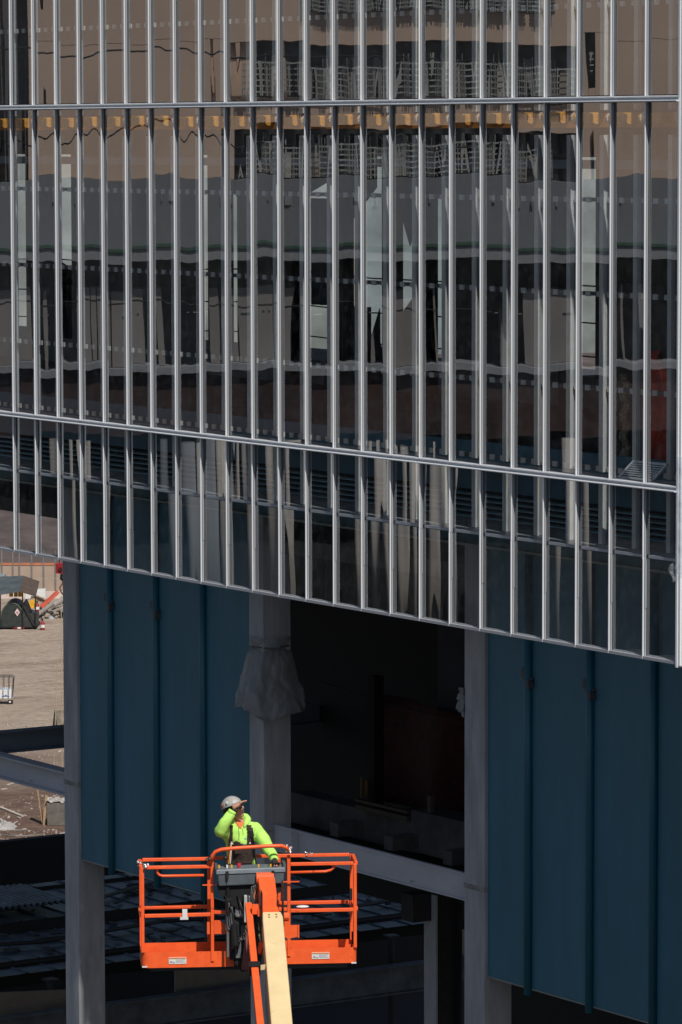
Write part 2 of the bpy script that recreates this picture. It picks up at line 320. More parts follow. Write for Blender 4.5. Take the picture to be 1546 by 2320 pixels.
# ledges at the floor lines: two projecting lips with a recess between
def ledge(z, x0, x1):
    mb = MB()
    for y0, zz, r_ in ((-.047, z, .009), (-.010, z+.046, .009)):
        poly = [(y0+r_-r_*math.sin(a), zz+r_-r_*math.cos(a)) for a in [math.pi*i/6 for i in range(7)]]+[(.0435, zz+2*r_), (.0435, zz)]
        mb.prism([(x0, py, pz) for py, pz in poly], (x1-x0, 0, 0))
    mb.m = 1; mb.box(x0, x1, .022, .043, z+.0185, z+.0455); mb.box(x0, x1, .044, .12, z-.0015, z+.062)
    return mb
for z in (ZM, ZT):
    for k in range(KX0, 24): obj('ledge', ledge(z, FX(k)+.002, FX(k+1)-.002), [LIPM, ALUGREY], fac, world=True)
for k in range(KX0, 24):
    obj('bottom_rail', MB().box(FX(k)+.0145, FX(k+1)-.0145, .0, .045, ZB, ZB+.032).box(FX(k)+.0195, FX(k+1)-.0195, .046, .09, ZB+.004, ZB+.043), [ALU], fac, world=True)
    obj('transom', MB().box(FX(k)+.023, FX(k+1)-.023, .06, .36, 20.466, 20.497), [ALUGREY], fac, world=True)
# mullions of the inner frame, ribbed, seen through the outer glass
def inner_mullion(z0, z1):
    mb = MB()
    for dx in (-.03, -.012, .006, .024): mb.box(dx-.006, dx+.006, .345, .40, z0, z1)
    mb.m = 1; mb.box(-.036, .030, .37, .43, z0, z1); return mb
for (z0, z1) in ((20.5, ZM-.02), (ZM+.08, 25.0), (25.27, ZT-.01), (ZT+.08, ZH)):
    mm = inner_mullion(z0, z1).mesh('inner_mullion', [INNERM, ALUGREY])
    for k in range(KX0, 24):
        o = bpy.data.objects.new('inner_mullion', mm); COL.objects.link(o); o.parent = fac; o.location = (FX(k)-.0, -.08, -ZB)
# inner cross rails, with pale blocks painting the squares of sun on them
SUNSQ = M('sunlit_square', (.7, .69, .66), .5, .1)
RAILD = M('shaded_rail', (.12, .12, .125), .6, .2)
for z in (26.42, 27.45, 24.29, 23.255, 22.215, 21.33):
    mb = MB(); mb.box(XL, XR, .405, .45, z-.022, z+.022)
    mb.m = 1
    for k in range(KX0, 24):
        for j in (.16, .5, .84): mb.box(FX(k)+j*m_-.042, FX(k)+j*m_+.042, .385, .404, z-.03, z+.028)
    obj('cross_rail', mb, [RAILD, SUNSQ], fac, world=True)
# corner post with loose plastic film
obj('corner_post', MB().box(XR-.02, XR+.012, -.01, .06, ZB-.03, ZH).box(XR+.013, XR+.05, .0, .08, ZB-.01, ZH).box(XR-.02, XR+.09, .081, .2, ZB+.25, ZH).box(XR+.051, XR+.085, .02, .08, ZB-.02, ZH), [ALUTIP], fac, world=True, bevel=.004)
def filmfn(u, v):
    a = -.6+u*3.2; w = .062+.006*math.sin(v*19+u*5)+.005*math.sin(v*47+u*9)+.004*math.sin(v*83)
    return (XR+.035+w*math.sin(a), .05-w*math.cos(a)*1.1, 20.35+1.25*v)
single('film_wrap', MB().grid(filmfn, 14, 40), FILM, 'loose clear plastic film wrapped round the corner post of the glass facade', 'plastic film', smooth=True)
def film2(u, v): return (XR-.12+.16*u+.02*math.sin(v*9), .0+.05*math.sin(u*7+v*6), 20.28+.16*v+.03*math.sin(u*8))
single('film_scrap', MB().grid(film2, 8, 6), FILM, 'torn scrap of clear film stuck at the corner post', 'plastic film', smooth=True)

# loose grating leaning behind the glass near the corner
gt = thing('loose_grating', 'loose slotted metal grating leaning behind the last panes by the corner', 'grating', (5.75, .2, 21.283))
A, B, C_, D_ = Vector((5.403,.20,21.285)), Vector((6.018,.20,21.285)), Vector((6.19,.26,21.475)), Vector((5.60,.26,21.475))
obj('frame', MB().bar(A, B, .03, .012).bar(C_, D_, .02, .012).bar(A, D_, .02, .02).bar(B, C_, .05, .014), ALUTIP, gt, world=True)
for i in range(8):
    t0 = (i+.5)/8; obj('slat', MB().bar(A.lerp(D_, t0), B.lerp(C_, t0), .03, .009), ALUTIP, gt, world=True)
# orange net rolls along the slab edge
rolls = M('orange_net_roll', (.95, .42, .06), .7, 0, .25, 14, bump=.5, bscale=50)
single('orange_board', MB().box(XL, XR-.05, .40, .43, 25.08, 25.24), M('orange_board', (.75, .30, .05), .7, 0, .2, 5), 'long orange board behind the rolls under the upper ledge', 'board')
for k in range(KX0, 24):
    a = FX(k)+.23+random.uniform(-.03, .03); b = FX(k+1)+.02; zc = 25.185+random.uniform(-.01, .01)
    t = thing('net_roll', 'rolled orange net behind the %s pane from the right corner, under the upper ledge' % ORD[24-k], 'net roll', (a, .26, zc-.07), 0, 'orange net rolls behind the upper glass')
    obj('roll', MB().tube([(a,.26,zc),(a+.1,.26,zc+.003),((a+b)/2,.26,zc-.004),(b,.26,zc)], [.06,.068,.064,.066], 12), rolls, t, world=True, smooth=False)
    obj('strap', MB().tube([(a+.04,.26,zc),(a+.06,.26,zc)], .071, 12), WHITE, t, world=True)
# brackets on the slab edge
for k in range(KX0, 24):
    x = FX(k)+.33
    single('slab_bracket', MB().box(x-.07, x+.07, .94, .985, 24.79, 25.01).box(x-.09, x-.075, .9, .985, 24.78, 25.02), DARKST, 'dark square bracket on the slab edge behind the %s pane from the right corner' % ORD[24-k], 'bracket', 'slab edge brackets behind the glass')
single('ceiling_trim', MB().box(XL, XR-.05, .9, .98, 24.62, 24.72), M('blue_grey_trim', (.22, .26, .31), .5, .2), 'long blue grey trim under the slab edge behind the glass', 'trim')
# teal louvre wall behind the lower glass
lw = thing('louvre_wall', 'teal louvred band behind the lower row of glass', 'louvre wall', (-2, 1.3, 20.12))
obj('upper_panel', MB().box(XL-2, XR-.1, 1.3, 1.34, 20.80, 21.16), TEAL, lw, world=True)
obj('lower_panel', MB().box(XL-2, XR-.1, 1.3, 1.34, 20.15, 20.30), TEAL, lw, world=True)
obj('drip_edge', MB().box(XL-2, XR-.1, 1.25, 1.34, 20.12, 20.148), TEALEDGE, lw, world=True)
obj('louvre_void', MB().box(XL-2, XR-.1, 1.42, 1.45, 20.28, 20.82), BLACKM, lw, world=True)  # black panel stands in for the dark behind the slats
for k in range(KX0-4, 24, 1):
    xa, xb = FX(k), min(FX(k+1), XR-.1)
    for j in range(7):
        z = 20.345+j*.066
        obj('louvre_slat', MB().add([(xa,1.29,z-.014),(xb,1.29,z-.014),(xb,1.38,z-.004),(xa,1.38,z-.004),(xa,1.29,z),(xb,1.29,z),(xb,1.38,z+.01),(xa,1.38,z+.01)],
            [(0,3,2,1),(4,5,6,7),(0,1,5,4),(1,2,6,5),(2,3,7,6),(3,0,4,7)]), M('louvre_teal', (.31,.48,.53), .5), lw, world=True)
obj('sill', MB().box(XL-2, XR-.1, .95, 1.295, 21.17, 21.2), ALUGREY, lw, world=True)
obj('cavity_shelf', MB().box(XL-2, XR-.1, .362, 1.285, 20.44, 20.462), M('dusty_shelf', (.3,.3,.29), .8, 0, .3, 4), lw, world=True)
obj('teal_kerb', MB().box(XL-2, XR-.1, .95, 1.0, 21.2, 21.42), TEAL, lw, world=True)
# red netting bundled by the right corner
def rn(u, v): return (4.35+.75*u+.04*math.sin(v*9), 1.25+.1*math.sin(u*9+v*5), 21.22+1.3*v+.08*math.sin(u*5)*v)
single('red_netting', MB().grid(rn, 18, 14), M('red_netting', (.8, .10, .045), .8, 0, .35, 5, bump=.5, bscale=25), 'bunched red safety netting behind the last pane by the corner', 'netting', smooth=True, solid=.02)
single('insulation_strip', MB().grid(lambda u, v: (4.2+.12*u, 1.15+.03*math.sin(v*30), 21.22+1.1*v), 3, 20), M('yellow_insulation', (.45, .38, .26), .9, 0, .4, 30, bump=.8), 'ragged pale insulation strip beside the bunched red netting', 'insulation', solid=.03)

# ================================================================== COLUMNS, TEAL WALLS, BEAMS BELOW THE GLASS
def column(xa, xb, ya, yb, label, z0=8.):
    c = thing('steel_column', label, 'column', ((xa+xb)/2, (ya+yb)/2, z0), 0, 'pale columns under the glass facade')
    obj('shaft', MB().box(xa, xb, ya, yb, z0, 20.9), CONC, c, world=True, bevel=.012)
    obj('splice_band', MB().box(xa-.004, xb+.004, ya-.004, yb+.004, 15.92, 15.98), M('stained_band', (.31, .30, .28), .9, 0, .25, 12), c, world=True)
column(-9.17, -8.785, 1.45, 1.875, 'leftmost pale column beside the dirt yard')
column(-4.234, -3.886, 1.45, 1.876, 'middle pale column behind the worker, wrapped in plastic sheet')
column(.674, 1.094, 1.45, 1.862, 'pale column on the right side of the black opening')
def teal_wall(xa, xb, ribs, label, joint):
    t = thing('metal_wall', label, 'wall', ((xa+xb)/2, 1.5, 14.88))
    zb = 14.9; xs = [xa]+ribs+[xb]
    for a, b in zip(xs[:-1], xs[1:]):
        obj('panel', MB().box(a+.004, b-.004, 1.5, 1.54, zb, 20.14), TEAL, t, world=True)
        obj('panel_edge', MB().box(a+.004, b-.004, 1.496, 1.545, zb-.018, zb-.002), TEALEDGE, t, world=True)
    for i, x in enumerate(ribs):
        rb = obj('rib', MB().tube([(x+.02,1.47,14.82),(x+.02,1.47,20.13)], .05, 12), TEALRIB, t, world=True, smooth=True)
        mb = MB().box(x-.075, x-.015, 1.43, 1.49, 18.62, 18.73).box(x+.045, x+.10, 1.41, 1.49, 18.50, 18.60).box(x-.07, x+.10, 1.46, 1.49, 18.585, 18.625)
        if i != 2: obj('clip', mb, M('grey_clip', (.11, .11, .12), .6, .4), rb, world=False); rb.children[0].location = (-t.location.x, -t.location.y, -t.location.z)
    return t
teal_wall(-8.78, -4.28, [-7.9, -6.66, -5.44], 'dark blue ribbed metal wall between the left and middle columns', True)
teal_wall(1.1, 6.62, [1.95, 3.17, 4.38, 5.6], 'dark blue ribbed metal wall at the right under the glass', True)

def ibeam(mb, a, b, h, w, tf=.025, tw=.02):     # upright I section from a to b (a, b on the top centre line)
    a = Vector(a); b = Vector(b); d = (b-a).normalized(); n = d.cross(Vector((0,0,1))).normalized(); z = Vector((0,0,1))
    mb.bar(a-z*tf/2, b-z*tf/2, w, tf); mb.bar(a-z*(h-tf/2), b-z*(h-tf/2), w, tf); mb.bar(a-z*h/2, b-z*h/2, tw, h-2*tf-.002); return mb
single('steel_beam', ibeam(MB(), (-3.88,1.62,16.05), (.67,1.62,16.05), .34, .05), BEAMP, 'pale steel beam spanning the black opening behind the lift basket', 'beam', 'steel beams')
single('stiffener', MB().box(-3.32, -3.3, 1.5, 1.6, 15.72, 16.04), BEAMP, 'small pale plate at the left end of the spanning beam', 'plate')
single('steel_beam', ibeam(MB(), (-13.5,1.62,16.06), (-9.175,1.62,16.06), .34, .22), BEAMP, 'pale beam running left from the leftmost column over the yard', 'beam', 'steel beams')
single('steel_beam', ibeam(MB(), (-11.9,1.74,16.3), (-11.9,14,16.3), .32, .2), M('dark_blue_primer', (.16, .19, .235), .6), 'darker crossing beam above the pale one at the left edge', 'beam', 'steel beams')
for x, lab in ((-2.7, 'nearest the middle column'), (-1.45, 'at the middle'), (-.15, 'nearest the right column')):
    single('timber_block', MB().box(x, x+.2, 1.7, 2.1, 16.06, 16.24), M('grey_timber', (.045, .043, .042), .85, 0, .25, 8), 'squared timber block on the spanning beam, '+lab, 'block', 'timber blocks on the spanning beam', bevel=.01)
single('concrete_curb', MB().box(-8.8, -5.5, 4.95, 5.3, 15.1, 15.55).box(-5.495, .5, 4.85, 5.3, 15.15, 15.74), CONCD, 'rough grey concrete upstand inside the black opening', 'curb', bevel=.02)
single('curb_form', MB().box(-6.9, -5.6, 4.86, 4.92, 15.56, 15.62).box(-6.9, -5.6, 4.86, 4.92, 15.66, 15.7).box(-5.1, -5.02, 4.86, 4.92, 15.75, 15.98), M('form_wood', (.12, .10, .08), .8, 0, .2, 5), 'dim timber formwork strips on top of the concrete upstand', 'formwork')
def sag(u, v): return (-8.0+u*9, 5.9+.12*math.sin(u*22)+.05*math.sin(v*7+u*9), 15.45+1.55*v-.04*math.sin(u*9))
single('debris_net', MB().grid(sag, 40, 8), REDNET, 'dark red debris netting hung deep inside the black opening', 'netting', smooth=True, solid=.01)
single('inner_wall', MB().box(-6.8, 1, 6.2, 6.3, 15, 19.5), NAVY, 'dark navy sheathed wall at the back of the black opening', 'wall')
single('back_wall', MB().box(-15.5, 6.6, 7.5, 7.6, 13.5, 19.6), BLACKM, 'added black wall for the dark deep behind the opening', 'wall')  # black sheet standing in for the dark of the interior
single('mid_floor', MB().box(-8.9, 6.6, 4.7, 7.4, 14.98, 15.09), BLACKM, 'floor slab blackened for shade behind the concrete upstand', 'floor slab')  # black colour lets the slab edge melt into the shade
single('lower_shade_wall', MB().box(-1.4, 12, 3.4, 3.5, 8.6, 14.6), BLACKM, 'added black wall painting the shade below the right metal wall', 'wall')  # black sheet added where only shade lies under the metal wall
single('dark_post', MB().box(-6.78, -6.62, 5.0, 5.16, 15.5, 17.45), BLACKM, 'black post in front of the dark red netting', 'post')
single('sagging_cable', MB().tube([on(1,5.1,720+33*i,1543+.28*(33*i)**1+(-18*math.sin(math.pi*i/10) if i<10 else 0)*-.3) for i in range(11)], .012, 6), BLACK, 'black cable sagging across the opening', 'cable')
single('post_tie', MB().box(-6.87,-6.845,4.93,4.955,15.7,16.0).box(-6.74,-6.72,4.93,4.955,15.75,15.98), M('dull_yellow', (.25,.14,.02), .7), 'yellow ties near the foot of the black post', 'tie')
# plastic sheets tied round the columns
PLAST = M('milky_plastic_sheet', (.235, .24, .245), .4, 0, .12, 4, bump=.4, bscale=9)
from mathutils import noise as mn
def skirt(cx, cy, zt, zb, wt, wb, seed):
    sd = Vector((seed*3.1, seed*1.7, 0))
    def fn(u, v):
        a = 2*math.pi*u; k = max(0, v-.12)/.88; k = k**.9
        ca, sa = math.cos(a), math.sin(a); q = max(abs(ca), abs(sa)); sq = .55+.45/q*.9
        p = Vector((ca*1.6, sa*1.6, v*2.2))+sd
        crease = abs(mn.noise(p*1.5))*.9+.5*abs(mn.noise(p*3.7+sd))
        hw = wt+(wb-wt)*k*(.9+.3*mn.noise(Vector((ca, sa, .3))+sd)+.12*ca)
        fold = 1+(.05+.10*k)*(crease-.45)*1.5
        gather = -.035*math.exp(-((v-.14)/.05)**2)
        z = zt+(zb-zt)*v+.16*k*mn.noise(Vector((ca*1.3, sa*1.3, 7))+sd)-.07*k*ca+.02*mn.noise(p*4)
        return (cx+(hw+gather)*ca*sq*fold, cy+(hw+gather)*1.2*sa*sq*fold, z)
    return MB().grid(fn, 90, 26)
t = thing('column_wrap', 'crumpled milky plastic sheet tied and flared round the middle column', 'plastic sheet', (-4.06, 1.66, 17.52))
obj('sheet', skirt(-4.06, 1.66, 18.5, 17.58, .222, .43, 5), PLAST, t, world=True, smooth=True)
obj('upper_film', MB().grid(lambda u, v: (-4.06+.20*math.cos(2*math.pi*u)*1.2*(1+.05*mn.noise(Vector((u*9, v*6, 2)))), 1.66+.235*math.sin(2*math.pi*u)*1.15*(1+.06*mn.noise(Vector((u*9, v*6, 8)))), 18.38+1.6*v), 48, 24), FILM, t, world=True, smooth=True)
obj('tie', MB().tube([(-4.06+.235*math.cos(R(i*20))*1.03, 1.66+.262*math.sin(R(i*20))*1.03, 18.375+.012*math.sin(i)) for i in range(19)], .012, 6), M('grey_tie', (.12,.12,.12), .8), t, world=True)
single('film_scrap', MB().grid(lambda u, v: (.69-.16*u*(1-.5*v)+.01*mn.noise(Vector((u*5,v*5,1))), 1.43+.05*mn.noise(Vector((u*4,v*7,4))), 18.0+.36*v+.1*u*(1-v)), 12, 14), PLAST, 'small scrap of milky plastic sticking out left of the right column', 'plastic sheet', smooth=True, solid=.004)

# ---- lower framing, in the shade under the building
lc = thing('lower_column', 'lower column with pale flange and its shade painted dark under the spanning beam', 'column', (-3.78, 4.15, 8))
obj('flange', MB().box(-3.92, -3.64, 4.0, 4.03, 8, 14.9), CONC, lc, world=True)
obj('web', MB().box(-3.79, -3.76, 4.031, 4.4, 8, 14.9), DARKST, lc, world=True)  # web and rear flange painted darker because they face less sky
obj('rear_flange', MB().box(-3.92, -3.64, 4.401, 4.43, 8, 14.9), DARKST, lc, world=True)
obj('head_box', MB().box(-4.02, -3.74, 3.7, 3.99, 14.55, 14.92), DARKST, lc, world=True)
single('lower_beam', ibeam(MB(), (-12,1.0,12.02), (-12,16,12.02), .45, .2), M('shade_beam', (.10, .11, .125), .7, 0, .3, 3), 'grey beam low in the shade behind the columns', 'beam')
def deck(name, xa, xb, ya, yb, z, lab, corr=.0, pitch=.16, tilt=0):
    n = int((yb-ya)/pitch*(4 if pitch < .2 else 14))
    def fn(u, v):
        y = ya+(yb-ya)*u; ph = (y/pitch) % 1
        dz = corr*(1 if ph < .45 else -1 if .5 <= ph < .95 else 0) if pitch < .2 else (.022 if ph < .07 else 0)
        return (xa+(xb-xa)*v, y, z+dz+tilt*v)
    return single(name, MB().grid(fn, n, 2), GALV, lab, 'metal deck', 'metal decks under the building', solid=.006)
deck('metal_deck', -13.85, -15.75, 1.2, 16, 12.42, 'wide grey deck strip low in the shade', .008, .45)
deck('metal_deck', -13.15, -13.62, 1.2, 16, 12.36, 'narrow pale deck strip in front of the wide one', .006, .5)
deck('metal_deck', -16.05, -18.2, 1.2, 16, 12.55, 'rear grey deck strip beyond the wide one', .008, .45)
deck('metal_deck', -18.32, -18.6, 1.2, 16, 12.6, 'farthest deck strip in front of the black wall', .008, .6)
deck('corrugated_sheet', -16.35, -17.95, 3.3, 5.6, 12.72, 'blue grey corrugated sheet lying left of the leftmost column', .03, .11, .02)
deck('corrugated_sheet', -16.1, -17.2, 1.9, 3.0, 12.72, 'corrugated sheet end at the bottom left edge', .03, .11, .02)
for x, jl in ((-13.75, 'front edge of the wide deck strip'), (-15.9, 'gap behind the wide deck strip'), (-18.4, 'gap before the farthest deck strip')): single('deck_shade_bar', MB().box(x-.05, x+.05, 1.2, 16, 12.05, 12.4), BLACKM, 'black joist along the '+jl, 'shade_bar', 'bars painting the shade between the metal decks')  # black bars paint the shadow bands between the deck strips
single('kraft_board', MB().prism([(-12.6,1.5,11.9),(-12.6,3.55,11.75),(-12.6,3.55,12.15),(-12.6,1.5,12.3)], (-.05,0,0)), M('kraft_panel', (.20, .16, .13), .8), 'brown panel edge under the decks at bottom left', 'panel', 'brown panels under the decks')
single('kraft_board', MB().prism([(-12.4,5.2,11.95),(-12.4,6.9,11.9),(-12.4,6.9,12.2),(-12.4,5.2,12.28)], (-.05,0,0)), M('kraft_panel', (.20, .16, .13), .8), 'brown panel edge under the decks left of the lift', 'panel', 'brown panels under the decks')
rq = random.Random(31)
mb = MB()
for i in range(170):
    x = rq.choice([rq.uniform(-15.6, -13.9), rq.uniform(-18, -16.2)]); y = rq.uniform(1.5, 15); z = 12.45 if x > -15.8 else 12.58; l = rq.uniform(.05, .3); a = rq.uniform(0, 3.1)
    d = Vector((math.cos(a), math.sin(a), 0))*l/2; c = Vector((x, y, z+.02)); mb.bar(c-d, c+d, rq.uniform(.03, .1), .025)
tag(obj('deck_scraps', mb, M('dark_scraps', (.06,.06,.06), .8, 0, .4, 2)), 'small dark scraps strewn on the metal decks', kind='stuff')
for i, (pts, lab) in enumerate(((((-15.2,2,12.5),(-14.6,4,12.5),(-15,6.5,12.5),(-14.3,9,12.5),(-14.8,13,12.5)), 'black hose snaking along the wide deck strip'), (((-16.6,6,12.62),(-17.6,8,12.62),(-16.8,11,12.62),(-17.2,14,12.62)), 'black hose lying on the rear deck strip'))):
    single('deck_hose', MB().tube(pts, .03, 6), BLACK, lab, 'hose')
for i, (y, lab) in enumerate(((3.2, 'leftmost'), (6.3, 'second from the left'), (9.4, 'third from the left'))):
    single('deck_prop', MB().tube([(-12.75, y, 8.6), (-12.75, y, 12.3)], .05, 8).box(-12.85, -12.65, y-.1, y+.1, 12.3, 12.33), DARKST, 'dark steel prop under the deck edge, '+lab, 'prop', 'props under the deck edge')
single('retaining_wall', MB().box(-25.2, -25, -2, 40, 0, 12.13), BLACKM, 'wall below the dirt yard with its shade painted black', 'wall')  # the shade on this wall face is put into its black colour
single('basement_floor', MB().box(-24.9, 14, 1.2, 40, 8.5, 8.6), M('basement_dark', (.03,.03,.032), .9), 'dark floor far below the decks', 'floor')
for a, b in (((-20.5,3.4,12.7),(-20,3.0,13.6)), ((-13,6.1,12.5),(-12.9,6.0,13.5))):
    single('leaning_rod', MB().tube([a, b], .015, 6), GALV, ('left' if a[0] < -15 else 'right')+' thin pale rod leaning in the shade under the building', 'rod', 'leaning rods under the building')
single('pipe_bundle', MB().tube([(-6,5,11.2),(-1.5,5.4,11.2)], .02, 6).tube([(-6.3,5.1,11.3),(-4,5.2,11.32)], .02, 6), GALV, 'thin pale pipes lying low at the bottom of the picture', 'pipes')
#==SPLIT==
# ================================================================== DIRT YARD
RV = R(56.8)
class Loc:                                        # metres per photo pixel at a spot on the yard
    def __init__(s, px, py, z=0.):
        s.p = on(2, z, px, py); s.u = (s.p-CAM).dot(fwd)/F_PX; s.px = px; s.py = py
    def x(s, px): return (px-s.px)*s.u
    def z(s, py): return (s.py-py)*s.u
# boundary fence
L = Loc(70, 1348); X, Z = L.x, L.z
t = thing('yard_fence', 'tan screened fence with orange top rail and chain link along the back of the yard', 'fence', L.p, RV-R(3))
SCREEN = M('tan_wind_screen', (.40, .30, .235), .85, 0, .08, 1.5, bump=.2, bscale=8)
posts = [-70,-45,-20,5,30,45,73,100,127,152,178,204]
for a, b in zip(posts[:-1], posts[1:]):
    obj('screen_panel', MB().box(X(a)+.03, X(b)-.03, .02, .05, 0, Z(1310)-.03), SCREEN, t); obj('screen_panel', MB().box(X(a)+.03, X(b)-.03, .02, .05, Z(1310), Z(1281)), SCREEN, t)
for a in posts: obj('post', MB().box(X(a)-.035, X(a)+.035, -.05, .015, 0, Z(1246)), M('weathered_post', (.22, .21, .2), .6, .2), t)
obj('top_rail', MB().box(X(-75), X(210), -.02, .1, Z(1280), Z(1275)), M('orange_rail', (.55, .20, .09), .7, 0, .2, 3), t)
mb = MB()
for i in range(-75, 210, 4):
    for s in (-1, 1): mb.bar((X(i), 0, Z(1273)), (X(i+s*14), 0, Z(1241)), .022, .022, (0,1,0))
w = obj('chain_link', mb, M('galvanised_wire', (.14, .12, .12), .6, .3), t); w['kind'] = 'stuff'
single('roadside_bank', MB().add([L.p+Vector((-40,-60,0.02)), L.p+Vector((20,60,.02)), L.p+Vector((-40,90,9)), L.p+Vector((-110,-50,9))], [(0,1,2,3)]), M('brown_bank', (.16, .12, .11), .95, 0, .25, .5), 'brown bank of earth beyond the chain link fence', 'bank', base=tuple(L.p))
L2 = Loc(110, 1356)
t = thing('low_barrier', 'low whitewashed barrier with orange marks in front of the fence', 'barrier', L2.p, RV)
obj('wall', MB().box(L2.x(-60), L2.x(200), 0, .25, 0, L2.z(1340)), M('whitewash', (.62, .52, .46), .8, 0, .15, 3), t)
for x in (101, 128): obj('mark', MB().tube([(L2.x(x), -.015, L2.z(1346)), (L2.x(x), .0, L2.z(1346))], .08, 10), ORSHIRT, t)
L3 = Loc(2, 1352)
t = thing('site_cabinet', 'pale cream site cabinet with grey lid left of the tank', 'cabinet', L3.p, RV)
obj('body', MB().box(L3.x(-40), L3.x(11), 0, 1, 0, L3.z(1306)), WHITE, t); obj('lid', MB().box(L3.x(-41), L3.x(12), -.05, 1.05, L3.z(1306)+.003, L3.z(1303)), M('lid_grey', (.25,.3,.32), .6), t)
# fuel tank under a canopy
L = Loc(42, 1426); X, Z = L.x, L.z
TANK = M('dark_green_tank', (.035, .045, .04), .5, 0, .3, 4)
ROOF = M('slate_canopy', (.09, .105, .11), .6, 0, .2, 2)
t = thing('fuel_tank', 'dark green fuel tank under a slate canopy beside the debris pile', 'tank', L.p, RV)
def arc(cx, z0, rx, rz, n=14): return [(X(cx)+rx*math.cos(math.pi*i/n), 0, z0+rz*math.sin(math.pi*i/n)) for i in range(n+1)]
zb = Z(1398)
obj('drum', MB().prism([(X(53), 0, .14), (X(53), 0, zb)]+arc(28, zb, 25*L.u, 32*L.u)[1:-1]+[(X(3), 0, zb), (X(3), 0, .14)], (0, 2.4, 0)), TANK, t)
obj('drum_rim', MB().tube([(X(28)+25.3*L.u*math.cos(math.pi*i/14), -.01, zb+32.3*L.u*math.sin(math.pi*i/14)) for i in range(15)], .025, 6), M('tank_rim', (.16, .17, .14), .5), t)
obj('skid', MB().box(X(-2), X(84), -.05, 2.4, .08, .14).box(X(0), X(8), 0, 2.3, 0, .08).box(X(70), X(80), 0, 2.3, 0, .08), BLACKM, t)
obj('side_bin', MB().prism([(X(53.5), .02, .142), (X(83), .02, .142), (X(83), .02, Z(1394)), (X(66), .02, Z(1390)), (X(56), .02, Z(1366)), (X(53.5), .02, Z(1366))], (0, 1.9, 0)), M('dark_bin', (.05, .052, .05), .6, 0, .3, 5), t)
for x, zt in ((2, 1347), (52.5, 1337), (81.5, 1347)): obj('post', MB().box(X(x)-.03, X(x)+.03, -.12, -.06, .1, Z(zt)), BLACK, t)
obj('brace', MB().bar((X(54), -.13, Z(1366)), (X(82), -.13, .15), .06, .04), BLACK, t)
obj('canopy', MB().prism([(X(-40), -.5, Z(1352)), (X(48), -.5, Z(1338)), (X(46), 2.6, Z(1318)), (X(-40), 2.6, Z(1321))], (0, 0, .05)), ROOF, t)
obj('canopy', MB().prism([(X(48.2), -.5, Z(1338)), (X(84), -.5, Z(1349)), (X(82), 2.6, Z(1331)), (X(46.4), 2.6, Z(1318))], (0, 0, .05)), M('brown_canopy', (.10, .07, .05), .7, 0, .2, 3), t)
pl = obj('hazard_placard', MB().prism([(X(40), -.03, Z(1396)), (X(46), -.03, Z(1387)), (X(40), -.03, Z(1378)), (X(34), -.03, Z(1387))], (0, .015, 0)), M('placard_pink', (.78, .55, .58), .5), t)
obj('flame_mark', MB().box(X(38), X(42.5), -.036, -.0315, Z(1388.5), Z(1385.5)).box(X(39.3), X(41), -.036, -.0315, Z(1391.5), Z(1390)), M('placard_dark', (.2,.12,.13), .6), pl)
for a, b, mm in ((33, 40, RED), (40.2, 48, WHITE), (48.2, 56, RED)): obj('reflector_strip', MB().box(X(a), X(b), -.075, -.055, Z(1424), Z(1420.5)), mm, t)
for a, b in ((14, 23), (25, 34), (35, 43)):
    single('yellow_drum', MB().tube([L.p+Vector((0,0,Z(1362)))+Matrix.Rotation(RV,3,'Z')@Vector((X((a+b)/2), 2.2, 0)), L.p+Vector((0,0,Z(1340)))+Matrix.Rotation(RV,3,'Z')@Vector((X((a+b)/2), 2.2, 0))], .1, 12), YELLOW, {14: 'left', 25: 'middle', 35: 'right'}[a]+' yellow drum behind the tank under the canopy', 'drum', 'yellow drums under the canopy')
# fire extinguishers
def extinguisher(px, py, h, lab, hang=0):
    L = Loc(px, py); t = thing('fire_extinguisher', lab, 'extinguisher', L.p, RV)
    hh = h*L.u; r = hh*.2; z0 = hang*L.u; y0 = 0
    obj('cylinder', MB().tube([(0,y0,z0),(0,y0,z0+.02),(0,y0,z0+hh*.62),(0,y0,z0+hh*.72),(0,y0,z0+hh*.76)], [r*.9,r,r,r*.7,r*.3], 12), RED, t, smooth=True)
    obj('label_band', MB().tube([(0,y0,z0+hh*.2),(0,y0,z0+hh*.46)], r*1.02, 12), WHITE, t)
    obj('valve', MB().tube([(0,y0,z0+hh*.76),(0,y0,z0+hh*.9)], r*.32, 8).box(-r*.9, r*.3, -.02, .02, z0+hh*.9, z0+hh), BLACK, t)
    obj('hose', MB().tube([(-r*.6,y0-.02,z0+hh*.9),(-r*1.25,y0-.02,z0+hh*.7),(-r*1.2,y0-.02,z0+hh*.3)], r*.13, 6), BLACK, t)
extinguisher(97, 1427, 26, 'red fire extinguisher standing on the dirt right of the tank')
extinguisher(85, 1426, 24, 'red fire extinguisher with white label hung on the canopy post', 41)
